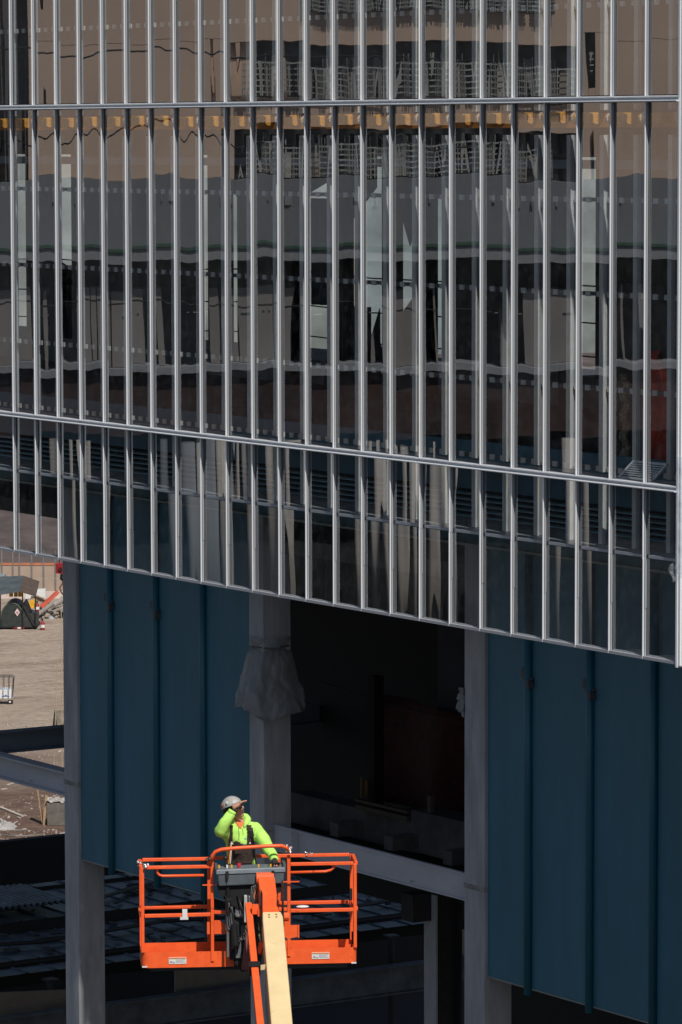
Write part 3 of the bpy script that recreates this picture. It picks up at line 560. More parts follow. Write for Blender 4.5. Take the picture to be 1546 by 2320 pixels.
# debris pile
L = Loc(118, 1402); Rm = Matrix.Rotation(RV, 3, 'Z')
def wp(px, py, y=0., L=L): return L.p+Rm@Vector((L.x(px), y, L.z(py)))
single('orange_trough', MB().bar(wp(93,1377,.3), wp(131,1342,.5), .42, .1, (0,-.5,1)), M('orange_red_plastic', (.72, .13, .07), .5, 0, .1, 3), 'orange red plastic trough thrown on the debris pile', 'trough', bevel=.02)
PIPE = M('grey_pipe', (.36, .33, .30), .7, 0, .15, 4)
for i, (a, b, r) in enumerate(((( 88,1391),(122,1366),.11), ((112,1378),(165,1345),.14), ((108,1388),(170,1372),.12), ((104,1396),(170,1392),.1), ((120,1372),(175,1352),.13))):
    single('concrete_pipe', MB().tube([wp(*a,y=.1*i), wp(*b,y=.25*i)], r, 12), PIPE, ['long dusty pipe slanting below the orange red trough','upper thick pipe behind the trough at the pile top','middle grey pipe in the debris pile','lowest grey pipe lying across the debris pile','topmost grey pipe on the debris pile'][i], 'pipe', 'pipes in the debris pile', smooth=False)
for i, (px, py, w, h, mm, lab) in enumerate(((70,1375,16,22,YELLOW,'yellow plastic bin leaning right of the tank'), (90,1382,8,16,YELLOW,'small yellow box behind the hung extinguisher'))):
    c = wp(px, py, 1.2+.3*i); single('plastic_bin', MB().prism([c+Rm@Vector((-w*L.u/2,0,-h*L.u/2)), c+Rm@Vector((w*L.u/2,0,-h*L.u*.3)), c+Rm@Vector((w*L.u*.3,0,h*L.u/2)), c+Rm@Vector((-w*L.u*.5,0,h*L.u*.3))], Rm@Vector((0,.4,0))), mm, lab, 'bin')
c = wp(72, 1356, 2.2)
single('white_crate', MB().bar(c+Rm@Vector((-.45,0,0)), c+Rm@Vector((.6,0,.05)), .5, .45), WHITE, 'white open crate behind the canopy post', 'crate')
for i in range(5):
    a = (62+i*4, 1350+i*5); b = (95+i*5, 1362+i*4)
    single('plank', MB().bar(wp(*a, y=1.6+.2*i), wp(*b, y=1.5+.1*i), .16, .05), M('pale_plank', (.5, .43, .36), .8, 0, .2, 4), 'pale plank on the debris pile, %s from the top' % ORD[i+1], 'plank', 'planks on the debris pile')
single('grey_bucket', MB().tube([wp(112,1412), wp(119,1399,.1)], [.13,.17], 12), M('bucket_grey', (.45,.48,.52), .5), 'tipped grey bucket in front of the debris pile', 'bucket')
single('orange_log', MB().tube([wp(126,1429,-.2), wp(150,1417,0)], .1, 10), M('orange_timber', (.6,.35,.12), .7), 'short orange post lying on the dirt by the leftmost column', 'post')
rr = random.Random(5); mb = MB()
for i in range(420):
    px, py = rr.uniform(85, 175), rr.uniform(1380, 1412); q = wp(px, py, rr.uniform(0, 1.2)); s = rr.uniform(.03, .16)
    mb.ball(q, s, 5, 3, (1, 1, .7))
tag(obj('rubble', mb, M('pale_rubble', (.42, .36, .31), .9, 0, .3, 3), None), 'pale rubble heaped under the pipes', kind='stuff')
# hand cart
L = Loc(10, 1594); X, Z = L.x, L.z
t = thing('platform_cart', 'platform cart with hooped handles standing on the pale dirt', 'cart', L.p, RV)
obj('deck', MB().box(X(-40), X(32), -.3, .3, Z(1584), Z(1581)), M('worn_wood', (.3,.25,.2), .8), t)
for x in (-30, 24):
    for y in (-.22, .22):
        w = obj('wheel', MB().tube([(X(x), y-.03, Z(1588)), (X(x), y+.03, Z(1588))], 5.5*L.u, 14), BLACK, t); obj('hub', MB().tube([(X(x), y-.04, Z(1588)), (X(x), y+.04, Z(1588))], 2.5*L.u, 10), WHITE, w)
for y in (-.28, .28):
    pts = [(X(29), y, Z(1581)), (X(31), y, Z(1545)), (X(32), y, Z(1534)), (X(28), y, Z(1531)), (X(10), y, Z(1531)), (X(-30), y, Z(1531))]
    obj('handle', MB().tube(pts, .018, 6), BLACK, t)
    for x in (9, 21): obj('upright', MB().tube([(X(x), y, Z(1581)), (X(x), y, Z(1532))], .012, 5), BLACK, t)
pk = thing('water_case', 'white and blue case of bottled water on the platform cart', 'case', L.p+Vector((0,0,Z(1581)+.002)), RV)
obj('carton', MB().box(X(-2), X(30), -.18, .18, 0, Z(1563)-Z(1581)), WHITE, pk)
obj('blue_print', MB().prism([(X(3), -.185, .07), (X(24), -.185, .07), (X(14), -.185, .17), (X(10), -.185, .12)], (0, .004, 0)), M('print_blue', (.12,.2,.45), .5), pk)
for i in range(5): obj('bottle', MB().tube([(X(4+i*5), 0, .325), (X(4+i*5), 0, .42), (X(4+i*5), 0, .47)], [.035, .035, .015], 8), M('clear_bottle', (.6,.68,.75), .2), pk)
# concrete block with torn wrapping, near the building
L = Loc(120, 1871); X, Z = L.x, L.z
t = thing('concrete_block', 'weathered concrete block with crumpled cover beside the leftmost column', 'block', L.p, RV)
obj('body', MB().box(X(107), X(165), 0, .9, 0, Z(1819)), M('block_grey', (.17, .155, .135), .9, 0, .25, 3, bump=.3), t, bevel=.02)
obj('cover', MB().grid(lambda u, v: (X(105+60*u), -.03+.95*v, Z(1819)+.05+.07*math.sin(u*23+v*5)*math.cos(v*11+u*4)), 26, 10), M('cover_cloth', (.5,.46,.42), .85, 0, .3, 8), t, smooth=True, solid=.02)
obj('side_board', MB().bar((X(99), .1, 0), (X(105), .2, Z(1803)), .08, .03, (0,1,0)), TANWOOD, t)
obj('side_board', MB().bar((X(95), .5, .02), (X(84), .7, Z(1795)), .5, .03, (1,0,0)), TANWOOD, t)  # board added to cast the large shadow left of the block
# the pointed board further out
L = Loc(128, 1662); X, Z = L.x, L.z
t = thing('propped_board', 'pointed dark board propped upright on the brown dirt', 'board', L.p, RV)
obj('board', MB().prism([(X(117), 0, 0), (X(132), 0, 0), (X(124), .1, Z(1609))], (.05, .25, 0)), BLACKM, t)
obj('pale_edge', MB().prism([(X(132.3), 0, 0), (X(150), .6, 0), (X(150), .6, Z(1612)), (X(124.6), .1, Z(1611))], (.02, .05, 0)), M('board_edge', (.30,.25,.2), .8, 0, .3, 3), t)  # paler piece along the right side of the dark board
# litter: boards, scraps and stones on the ground
rr = random.Random(21)
for i in range(34):
    px, py = rr.uniform(-5, 150), rr.choice([rr.uniform(1640, 1650), rr.uniform(1700, 1790), rr.uniform(1795, 1900), rr.uniform(1840, 1900)])
    p = on(2, 0, px, py); a = rr.uniform(0, 3.14); l = rr.uniform(.1, .55)
    if px > 92 and 1790 < py < 1880: continue
    d = Vector((math.cos(a), math.sin(a), .02))*l/2
    single('scrap_board', MB().bar(p-d+Vector((0,0,.03)), p+d+Vector((0,0,.03)), rr.uniform(.04, .12), .03), M('pale_scrap', (.55,.47,.4), .8, 0, .2, 4), 'small pale scrap of board lying on the brown dirt', 'scrap', 'board scraps on the dirt')
p1, p2 = on(2,0,-8,1828), on(2,0,52,1851)
single('long_plank', MB().bar(p1+Vector((0,0,.05)), p2+Vector((0,0,.03)), .12, .04), M('pale_scrap', (.55,.47,.4), .8), 'long narrow plank lying on the dirt near the bottom of the yard', 'plank')
mb = MB(); c = on(2,0,22,1888)
mb.tube([c+Vector((.55*math.cos(i*.22+1)*(1+.3*math.sin(i*.05)), .55*math.sin(i*.22+1), .02+.004*math.sin(i))) + rgt*(.012*i) for i in range(60)], .014, 5)
single('wire_coil', mb, M('grey_wire', (.3,.27,.24), .6), 'loose coil of wire on the dirt at the edge of the yard', 'wire coil')
def heap(u, v):
    a = 2*math.pi*u; r_ = v; h = .35*(1-r_)**.7*(1+.4*math.sin(7*a+3*r_)+.3*math.sin(13*r_+a*3))
    q = on(2,0,0,1876); return (q.x+.65*r_*math.cos(a)*(1+.2*math.sin(3*a)), q.y+.6*r_*math.sin(a)*(1+.2*math.cos(4*a)), max(.01, h*.7))
single('white_heap', MB().grid(heap, 36, 9), M('white_plaster', (.42,.40,.38), .9, 0, .2, 6, bump=.5), 'small heap of whitish plaster at the left edge of the dirt', 'heap', smooth=True)
mb = MB()
for i in range(1100):
    px = rr.uniform(-30, 152); py = 1905-480*rr.random()**1.3; p = on(2, 0, px, py); s = .012+.05*rr.random()**3
    if math.sin(p.x*.9+2*math.sin(p.y*.5)) < -.2 and rr.random() < .8: continue
    mb.ball(p+Vector((0,0,s*.3)), s, 5, 3, (1, 1.2, .6))
tag(obj('stones', mb, M('pale_stone', (.42,.35,.30), .9, 0, .3, 6), None), 'scattered pale stones and crumbs on the dirt', kind='stuff')
# crane hook hanging beside the leftmost column
c = CAM+ray(139, 1290)*105; s = 105/F_PX; Rm = Matrix.Rotation(RV, 3, 'Z')
t = thing('crane_hook_block', 'dark red crane hook block hanging beside the leftmost column', 'hook block', c, RV)
obj('block', MB().prism([(-13*s,0,-9*s),(11*s,0,-12*s),(13*s,0,6*s),(9*s,0,15*s),(-13*s,0,14*s)], (0,.16,0)), RED, t, bevel=.01)
obj('sheave', MB().tube([(-2*s,-.03,0),(-2*s,.0,0)], 5*s, 14), M('sheave_dark', (.05,.01,.01), .5), t)
obj('swivel', MB().tube([(2*s,.08,-12*s),(2*s,.08,-22*s),(4*s,.08,-26*s)], [5*s,6*s,3*s], 10), BLACK, t)
hk = [(4*s,.08,-26*s),(2*s,.08,-34*s),(-4*s,.08,-42*s),(-1*s,.08,-52*s),(5*s,.08,-60*s),(8*s,.08,-68*s)]
obj('sling', MB().tube(hk, .022, 7), M('rusty_chain', (.18,.09,.06), .7), t)
obj('cable', MB().tube([(-4*s,.08,14*s),(-4*s,.08,9)], .012, 5).tube([(4*s,.08,12*s),(4*s,.08,9)], .012, 5), BLACK, t)
for px0, px1, y0, y1 in ((139, 141, 1350, 1740), (131, 122, 1490, 1735)):
    pts = [CAM+ray(px0+(px1-px0)*k/8, y0+(y1-y0)*k/8)*105 for k in range(9)]
    single('hanging_rope', MB().tube(pts, .011, 5), M('tan_rope', (.5,.38,.25), .9), ('longer' if px0 == 139 else 'shorter slanting')+' tan rope hanging in front of the dirt yard', 'rope', 'ropes hanging by the hook')

# ================================================================== FAR BUILDINGS (pale boxes added for the daylight in the gaps of the storey behind the glass)
def far_building(pa, pb, D, zt, rgb, lab, wins):
    c = CAM+ray((pa+pb)/2, 600)*D; c.z = 0; s = D/F_PX; w = (pb-pa)*s/2
    t = thing('far_building', lab, 'building', c, RV)
    obj('wall', MB().box(-w, w, 0, 20, 0, zt), M('far_wall_%d' % pa, rgb, .8, 0, .36, .09), t)
    obj('roof', MB().box(-w-.5, w+.5, -.5, 20.5, zt+.01, zt+.6), M('far_roof', (.2,.2,.2), .8), t)
    for i in range(wins):
        for j in range(0):
            x = -w+(i+.5)*2*w/wins; z = 4+j*4.2
            if z+2 < zt: obj('window', MB().box(x-w/wins*.5, x+w/wins*.5, -.12, -.02, z, z+2), M('far_window', (.10,.13,.16), .3), t)
far_building(-170, 200, 420, 28, (.34,.38,.375), 'pale far building left, added for daylight glimpsed through the middle storey', 5)
far_building(390, 800, 440, 29, (.36,.40,.39), 'pale far building in the middle, added for daylight glimpsed through the middle storey', 4)
far_building(830, 1010, 400, 23.6, (.30,.36,.37), 'low pale far building right of the middle, added for daylight glimpsed through the storey', 3)
far_building(1240, 1480, 430, 27, (.34,.38,.375), 'pale far building right, added for daylight glimpsed through the middle storey', 4)

# ================================================================== BUILDING ACROSS THE STREET (it shows as the reflection in the glass)
CM = Vector((CAM.x, .092-CAM.y, 25)); vm = Vector((fwd.x, -fwd.y, 0)).normalized(); D = 200.
base = CM+vm*D; base.z = 0; k_ = D/F_PX
RX = lambda px: (px-773)*k_
RZ = lambda py: 25-(py-307)*k_*1.0
t = thing('street_building', 'long tan and grey office building across the street, mirrored in the glass', 'building', base, -RV)
TANB = M('tan_brick', (.66, .49, .375), .8, 0, .06, .25, bump=.1, bscale=20)
def b(name, x0, x1, y0, y1, d0, d1, mat): return obj(name, MB().box(RX(x0), RX(x1), -d1, -d0, RZ(y1), RZ(y0)), mat, t)
WINR = M('mirror_window', (.05, .052, .056), .3)
b('wall', 84, 1800, -700, 96, 0, 6, TANB)
b('wall', 84, 520, 97, 402, 0, 6, TANB); b('wall', 1335, 1800, 97, 402, 0, 6, TANB); b('wall', 521, 1334, 226, 290, 0, 6, TANB)
b('wall', 521, 590, 97, 225, .5, 6, TANB)
b('window_band', 591, 1334, 96.5, 225.5, 1.2, 2, WINR); b('window_band', 521, 1334, 290.5, 402, 1.2, 2, WINR)
NETW = M('white_rail_paint', (.45, .45, .42), .6)
rr = random.Random(4)
for (x0, x1, y0, y1) in ((540, 1320, 100, 222), (560, 1210, 292, 400), (700, 1240, -60, 26)):
    mb = MB()
    for j in range(6):
        yy = y0+(y1-y0)*(.38+.11*j); mb.box(RX(x0), RX(x1), .35, .42, RZ(yy)-.035, RZ(yy)+.035)
    x = x0
    while x < x1:
        mb.box(RX(x)-.03, RX(x)+.03, .43, .5, RZ(y1), RZ(y0+(y1-y0)*rr.choice([.2, .35, .35, .4]))); x += rr.uniform(6, 16)
    obj('railing', mb, NETW, t)
    for i in range(14):
        x = rr.uniform(x0, x1); w = rr.uniform(3, 16); b('curtain', x, x+w, y0+rr.uniform(5, 50), y1, .7, 1.1, M('pale_curtain_%d' % (i % 3), [(.55,.5,.44), (.32,.31,.3), (.42,.36,.3)][i % 3], .8))
b('window_band', 700, 1240, -60, 27, -.02, .3, WINR)
GREYC = M('grey_precast', (.235, .25, .27), .8, 0, .1, .2); LEDG = M('pale_ledge', (.33, .345, .36), .7); BEIGE = M('beige_pier', (.30, .275, .255), .8, 0, .1, .3)
b('spandrel', -200, 1800, 403, 556, -2, 6, GREYC)
for i in range(9):
    x = 200+i*150+rr.uniform(-40, 40); b('window', x, x+rr.uniform(8, 22), 440, 460, -2.1, -2.02, LEDG)  # pale boxes: the sky brightness of the openings is put into the colour
b('green_gutter', -200, 1800, 552, 559, -2.6, -2.05, M('green_copper', (.07,.14,.10), .7)); b('ledge', -200, 1800, 560, 586, -2.5, 4, LEDG)
b('recess', -200, 1800, 587, 648, 1.5, 3, M('dark_recess', (.075,.08,.085), .8, 0, .4, .3))
b('dark_front', -200, 1800, 649, 830, 1.2, 3, M('dim_front', (.06,.065,.07), .8, 0, .5, .3))
for x0, x1 in ((-60,70),(165,215),(228,345),(470,520),(535,640),(668,690),(1160,1310),(870,965),(1000,1018),(1390,1410)): b('pier', x0, x1, 649, 818, -1.5, 1.19, BEIGE)
b('kerb_band', -200, 1800, 819, 834, -2.6, 1, LEDG)
b('brown_front', -200, 1800, 835, 975, -2.2, 3, M('brown_shopfront', (.075, .042, .036), .7, 0, .3, .4))
b('plinth', -200, 1800, 976, 1500, 1, 3, M('dark_plinth', (.022, .026, .03), .8, 0, .4, .3))
for i, (x0, x1) in enumerate(((165, 208), (398, 505), (515, 560), (605, 660), (842, 885), (925, 985), (1262, 1310))):
    obj('pillar', MB().tube([(RX((x0+x1)/2), 4, 0), (RX((x0+x1)/2), 4, RZ(985))], (x1-x0)*k_/2, 14), [M('pale_pillar', (.44,.40,.36), .8, 0, .15, .6), GREYC][i == 1], t, smooth=True)
for i in range(9): b('pale_strip', 150+i*140, 170+i*140, 700, 702, -1.6, -1.55, LEDG)  # short pale strips in front of the piers
bL = thing('dark_neighbour', 'dark glazed tower beside the tan building, mirrored at the left edge of the glass', 'building', base+Vector((0,0,0)), -RV)
obj('wall', MB().box(RX(-900), RX(82), -8, -1, 0, RZ(-700)), M('dark_tower', (.07,.06,.055), .5, 0, .4, .2), bL)
for i in range(4): obj('pier', MB().box(RX(-60+i*35), RX(-48+i*35), -.95, -.5, RZ(400), RZ(-700)), M('tower_pier', (.16,.14,.13), .7), bL)
# slack street wires between the two buildings
for (y0, am) in ((132, 8), (300, 22), (640, 6)):
    pts = [base+Matrix.Rotation(-RV,3,'Z')@Vector((RX(60+60*i), 20, RZ(y0+am*math.sin(i*.9)+i*1.2))) for i in range(18)]
    single('street_wire', MB().tube(pts, .04, 5), BLACK, {132: 'highest', 300: 'most sagging', 640: 'lowest'}[y0]+' black street wire mirrored in the glass', 'wire', 'street wires')
#==SPLIT2==
# ================================================================== BOOM LIFT
LP = CAM+ray(565, 2180)*46.7
LR = RV+R(5)
lift = thing('boom_lift', 'orange boom lift basket on a cream telescopic boom', 'boom lift', LP, LR)
LM = Matrix.Translation(LP) @ Matrix.Rotation(LR, 4, 'Z'); LI = LM.inverted()
cx = lambda c: ((270+c/2.577)-565)/203
cz = lambda c, y=0: (2180-(1780+c/2.577))/203 - y*.195
DY = .5
def lo(name, mb, mat, parent=lift, **k): return obj(name, mb, mat, parent, **k)
def rail(pts, r=.02): return MB().tube(pts, r, 8)
# toe boards, rounded at the corners
def toe(pts, z0, z1, th=.012):
    mb = MB()
    for a, b2 in zip(pts[:-1], pts[1:]): 
        a = Vector((*a, 0)); b2 = Vector((*b2, 0)); d = (b2-a).normalized(); n = Vector((-d.y, d.x, 0))*th
        mb.add([a+Vector((0,0,z0)), b2+Vector((0,0,z0)), b2+n+Vector((0,0,z0)), a+n+Vector((0,0,z0)), a+Vector((0,0,z1)), b2+Vector((0,0,z1)), b2+n+Vector((0,0,z1)), a+n+Vector((0,0,z1))],
               [(0,3,2,1),(4,5,6,7),(0,1,5,4),(1,2,6,5),(2,3,7,6),(3,0,4,7)])
    return mb
xl, xr = -1.2, 1.21
TOEY = .0125
cornL = [(xl+.09-.09*math.sin(a), .09-.09*math.cos(a)) for a in [R(i*15) for i in range(7)]]
cornR = [(xr-.09+.09*math.sin(a), .09-.09*math.cos(a)) for a in [R(i*15) for i in range(7)]]
lo('toe_board', toe(([(-.17, 0)]+cornL+[(xl, DY)])[::-1], -.045, .13), ORANGE)
lo('toe_board', toe([(.38, 0)]+cornR+[(xr, DY)], -.03, .145), ORANGE)
lo('toe_board', toe([(xl+.02, DY), (xr-.02, DY)], -.03, .14), ORANGE)
lo('floor', MB().box(xl+.02, xr-.02, .02, DY-.005, -.03, -.012), M('chequer_plate', (.35,.10,.04), .6, .3, .2, 20, bump=.4, bscale=60))
lo('floor_frame', MB().box(xl+.1, xr-.1, .05, .1, -.09, -.031).box(xl+.1, xr-.1, .4, .45, -.09, -.031).box(-.03, .03, .1, .4, -.09, -.031), DARKST)
T = .036
def sq(a, b2, w=T): return MB().bar(a, b2, w, w)
zt = 1.09
for nm, a, b2 in (('corner_post', (-1.185,.02,.13), (-1.185,.02,zt)), ('corner_post', (-1.185,DY-.03,.13), (-1.185,DY-.03,zt)), ('corner_post', (1.19,.02,.14), (1.19,.02,zt)), ('corner_post', (1.19,DY-.03,.14), (1.19,DY-.03,zt+.03)),
                ('post', (-.41,.0,.02), (-.41,.0,1.17)), ('post', (.445,.0,.06), (.445,.0,1.20)), ('post', (-.42,DY-.02,.14), (-.42,DY-.02,zt)), ('post', (.37,DY-.02,.14), (.37,DY-.02,zt))):
    lo(nm, sq(a, b2), ORANGE, bevel=.004)
for a, b2 in (((-1.165,0,zt), (-.43,0,zt)), ((.465,0,zt+.01), (1.17,0,zt+.01)), ((-1.165,DY,zt), (-.44,DY,zt)), ((.0,DY,zt+.02), (1.17,DY,zt+.02)), ((-.44,DY,zt), (.0,DY,zt+.02)), ((-1.2,.04,zt), (-1.2,DY-.05,zt)), ((1.205,.04,zt), (1.205,DY-.05,zt+.02))): lo('top_rail', sq(a, b2), ORANGE, bevel=.004)
for a, b2 in (((-1.165,0,.545), (-.43,0,.55)), ((.465,0,.575), (1.17,0,.575)), ((-1.165,DY,.54), (-.44,DY,.545)), ((.3,DY,.57), (1.17,DY,.57)), ((-1.2,.04,.545), (-1.2,DY-.05,.545)), ((1.205,.04,.575), (1.205,DY-.05,.575)), ((-.39,0,.575), (-.14,-.05,.575)), ((.25,0,.6), (.425,0,.59))): lo('mid_rail', sq(a, b2, .038), ORANGE, bevel=.004)
lo('hand_loop', rail([(-1.02,.03,1.07),(-1.02,.03,1.03),(-1.0,.03,1.0),(-.96,.03,.985),(-.5,.03,.985)], .016), ORANGE, smooth=True)
lo('hand_loop', rail([(.46,.03,1.0),(.86,.03,1.005),(.92,.03,1.02),(.955,.03,1.05),(.96,.03,1.08)], .016), ORANGE, smooth=True)
# guard bar over the console
lo('guard_bar', MB().tube([(-.42,-.06,1.165),(-.41,-.07,1.22),(-.375,-.09,1.27),(-.31,-.10,1.295),(-.2,-.10,1.305),(.2,-.10,1.325),(.36,-.10,1.325),(.42,-.08,1.30),(.445,-.04,1.24)], .022, 8), ORANGE, smooth=True)
# corner gussets and side plates
lo('gusset', MB().prism([(-.39,-.02,.48),(-.39,-.02,.33),(-.15,-.02,.33),(-.15,-.02,.36),(-.33,-.02,.48)], (0,.03,0)), ORANGE)
lo('gusset', MB().prism([(.31,-.02,.41),(.54,-.02,.41),(.54,-.02,.28),(.43,-.02,.26),(.37,-.02,.30),(.31,-.02,.34)], (0,.03,0)), ORANGE)
lo('side_plate', MB().box(-.47,-.44,-.02,.02,.33,.46), ORANGE); lo('side_plate', MB().box(.545,.56,-.025,.02,.27,.41), ORANGE)
lo('latch_bar', MB().box(-.52,-.27,-.06,-.045,.885,.897), ORANGE); lo('latch_bar', MB().box(.29,.56,-.06,-.045,.905,.917), ORANGE)
# console
con = lo('console', MB().prism([(-.345,-.2,.90),(.37,-.2,.92),(.385,-.2,1.045),(-.36,-.2,1.03)], (0,.26,0)), GREYBOX, bevel=.012)
lo('lid', MB().prism([(-.375,-.215,1.033),(.395,-.215,1.048),(.395,-.205,1.10),(-.375,-.205,1.085)], (0,.28,0)), M('console_lid', (.16,.19,.22), .45, 0, .15, 9), con, bevel=.008)
lo('lid_ear', MB().box(-.385,-.355,-.2,.04,1.09,1.13), GREYBOX, con); lo('lid_ear', MB().box(.37,.4,-.2,.04,1.10,1.14), GREYBOX, con)
for x in (-.255, .255): lo('latch', MB().box(x-.015,x+.015,-.235,-.216,.985,1.07).box(x-.004,x+.004,-.23,-.216,.95,.985), BLACK, con)
for x, mm in ((-.34, YELLOW), (-.25, WHITE), (-.2, YELLOW), (.235, YELLOW), (.33, M('console_orange', (.8,.2,.03), .5)), (.10, YELLOW)): lo('switch', MB().tube([(x,-.12,1.09),(x,-.12,1.125)], .011, 8), mm, con)
lo('stop_button', MB().tube([(-.115,-.12,1.08),(-.115,-.12,1.12),(-.115,-.12,1.14)], [.012,.022,.02], 10), M('button_red', (.7,.03,.05), .4), con)
lo('joystick', MB().tube([(-.255,-.05,1.09),(-.26,-.05,1.17)], [.02,.012], 8).ball((-.26,-.05,1.19), .026), BLACK, con)
# support under the console
lo('console_bracket', MB().prism([(-.36,-.15,.895),(.36,-.15,.905),(.355,-.15,.82),(.24,-.15,.76),(.1,-.15,.62),(-.1,-.15,.62),(-.24,-.15,.70),(-.335,-.15,.80)], (0,.12,0)), BLACKM)
GPL = M('grey_machinery', (.17,.18,.19), .5, .2, .2, 8)
lo('mast', MB().box(-.22,.02,-.1,.0,.05,.62), DARKST); lo('mast_plate', MB().box(-.27,-.19,-.16,-.13,.40,.66), GPL); lo('mast_plate', MB().box(-.1,.06,-.14,-.11,.28,.44), GPL)
lo('mast_plate', MB().box(-.16,.02,-.13,-.105,.6,.8), GPL); lo('mast_plate', MB().box(-.26,-.235,-.18,-.15,.1,.42), GPL); lo('mast_plate', MB().box(-.16,-.1,-.15,-.12,.08,.3), GPL)
lo('valve_block', MB().box(-.02,.06,-.30,-.22,.64,.80), M('pale_metal', (.6,.6,.6), .4, .3), bevel=.006); lo('valve_block', MB().box(-.07,-.035,-.26,-.2,.5,.8), M('pale_metal', (.6,.6,.6), .4, .3), bevel=.004)
lo('piston', MB().tube([(-.245,-.17,.88),(-.245,-.17,.75),(-.245,-.17,.74),(-.24,-.17,.6)], [.02,.02,.035,.03], 10).tube([(-.18,-.2,.47),(-.165,-.2,.2)], [.035,.045], 10), BLACK)
lo('pin_joint', MB().tube([(-.13,-.12,.555),(-.02,-.12,.56)], .028, 10).tube([(-.125,-.14,.575),(-.125,-.1,.575)], .04, 8), M('worn_steel', (.35,.35,.36), .4, .6))
HOSE = M('hydraulic_hose', (.015,.015,.016), .4, 0, .2, 10)
rr = random.Random(2)
for i in range(7):
    a = i*.02
    pts = [(.12+a*.3,-.42,.30),(.09+a*.4,-.42,.5),(.06+a*.5,-.38,.66),(.0+a*.6,-.33,.80),(.01+a,-.28,.90),(.06+a,-.26,.92+.01*i),(.10+a,-.26,.86),(.125+a*.8,-.30,.72),(.13+a*.6,-.34,.55)]
    hp = []
    for j in range(len(pts)-1):
        for q in range(3): hp.append(Vector(pts[j]).lerp(Vector(pts[j+1]), q/3))
    lo('hose', MB().tube(hp, .009, 6), HOSE if i not in (3, 5) else M('orange_hose', (.5,.12,.04), .5), smooth=True)
lo('hose', MB().tube([(.0,-.44,.62),(.04,-.5,.70),(.12,-.52,.755),(.2,-.5,.77),(.25,-.48,.765)], .017, 8), HOSE, smooth=True)
lo('hose_end', MB().tube([(.25,-.49,.765),(.285,-.47,.76)], [.025,.03], 10), BLACK)
for i in range(6):
    x = -.28+.07*i
    pts = [(x, -.17, .80), (x+rr.uniform(-.05,.08), -.22, .62), (x+rr.uniform(-.04,.1), -.22, .45), (x+.1, -.18, .28), (x+.06, -.14, .12)]
    lo('cable', MB().tube(pts, .008, 5), HOSE, smooth=True)
# boom: everything below is laid along the boom's own line, coming down towards the viewer
def w2l(px, py, D): return LI @ (CAM+ray(px, py)*D)
pa, pb = w2l(601, 1990, 46.42), w2l(617, 2090, 45.75); pd = (pb-pa).normalized()
pe = w2l(637, 2324, 43.95); bd = (pe-pb).normalized(); pend = pb+bd*9
up = (0,0,1)
lo('boom_head', MB().tube([pa+Vector((-.10,0,0)), pa+Vector((.095,0,0))], .068, 14), ORANGE, smooth=False, bevel=.004)
lo('fly_boom', MB().bar(pa+pd*.10, pb+bd*.5, .185, .20, up), ORANGE, bevel=.012)
cb = lo('boom', MB().bar(pb-bd*.02, pend, .225, .26, up), CREAM, bevel=.014)
nb = bd.cross(Vector((1,0,0))).normalized(); nb = nb if nb.z > 0 else -nb
for i in (-1, 1):
    for j in (.05, .10): lo('bolt', MB().tube([pb+bd*j+Vector((i*.04,0,0))+nb*.128, pb+bd*j+Vector((i*.04,0,0))+nb*.137], .011, 8), M('bolt_olive', (.25,.2,.08), .6), cb)
lo('wear_edge', MB().bar(pb+bd*1.2+Vector((.113,0,0)), pend+Vector((.113,0,0)), .004, .24, up), M('scuffed_cream', (.2,.16,.10), .7, 0, .4, 12), cb)
lo('boom_collar', MB().box(pb.x-.16, pb.x-.10, pb.y-.05, pb.y+.05, pb.z+.08, pb.z+.16).box(pb.x-.22, pb.x-.14, pb.y-.03, pb.y+.05, pb.z+.1, pb.z+.2), ORANGE)
lo('collar_plate', MB().box(pb.x-.12, pb.x-.112, pb.y-.14, pb.y+.1, pb.z-.02, pb.z+.35).box(pb.x+.112, pb.x+.12, pb.y-.14, pb.y+.1, pb.z-.05, pb.z+.45), DARKST)
lo('pin_cluster', MB().tube([(pb.x+.12,pb.y-.03,pb.z+.07),(pb.x+.18,pb.y-.03,pb.z+.07)], .045, 10).box(pb.x+.13,pb.x+.19,pb.y-.05,pb.y+.03,pb.z-.04,pb.z+.02), ORANGE)
for j in range(4): lo('bolt', MB().ball((pb.x+.115+.01*(j % 2), pb.y+.02, pb.z+.42-.07*j), .011), M('worn_steel', (.35,.35,.36), .4, .6))
la, lb = w2l(563, 2052, 45.95), w2l(590, 2324, 43.85); ld = (lb-la).normalized()
lo('link_arm', MB().bar(la, la+ld*1.28, .072, .09, up), ORANGE, bevel=.006)
lo('link_arm', MB().bar(la+ld*1.24, la+ld*9, .078, .09, up), ORANGE, bevel=.006)
ca = la+ld*1.26
lo('link_clamp', MB().bar(ca-ld*.05, ca+ld*.05, .125, .12, up), BLACK); lo('clamp_arm', MB().bar(ca, ca+Vector((.16,0,.02)), .03, .05, up), CREAM)
lo('lever', MB().bar((-.02,-.25,.38), (-.075,-.35,-.02), .07, .05, (0,1,0)), M('dull_red_metal', (.19,.05,.04), .6, 0, .2, 6), bevel=.008)
lo('counter_plate', MB().prism([(-.18,-.12,.04),(.18,-.12,.1),(.2,-.12,-.06),(-.1,-.12,-.08)], (0,.1,0)), BLACKM)
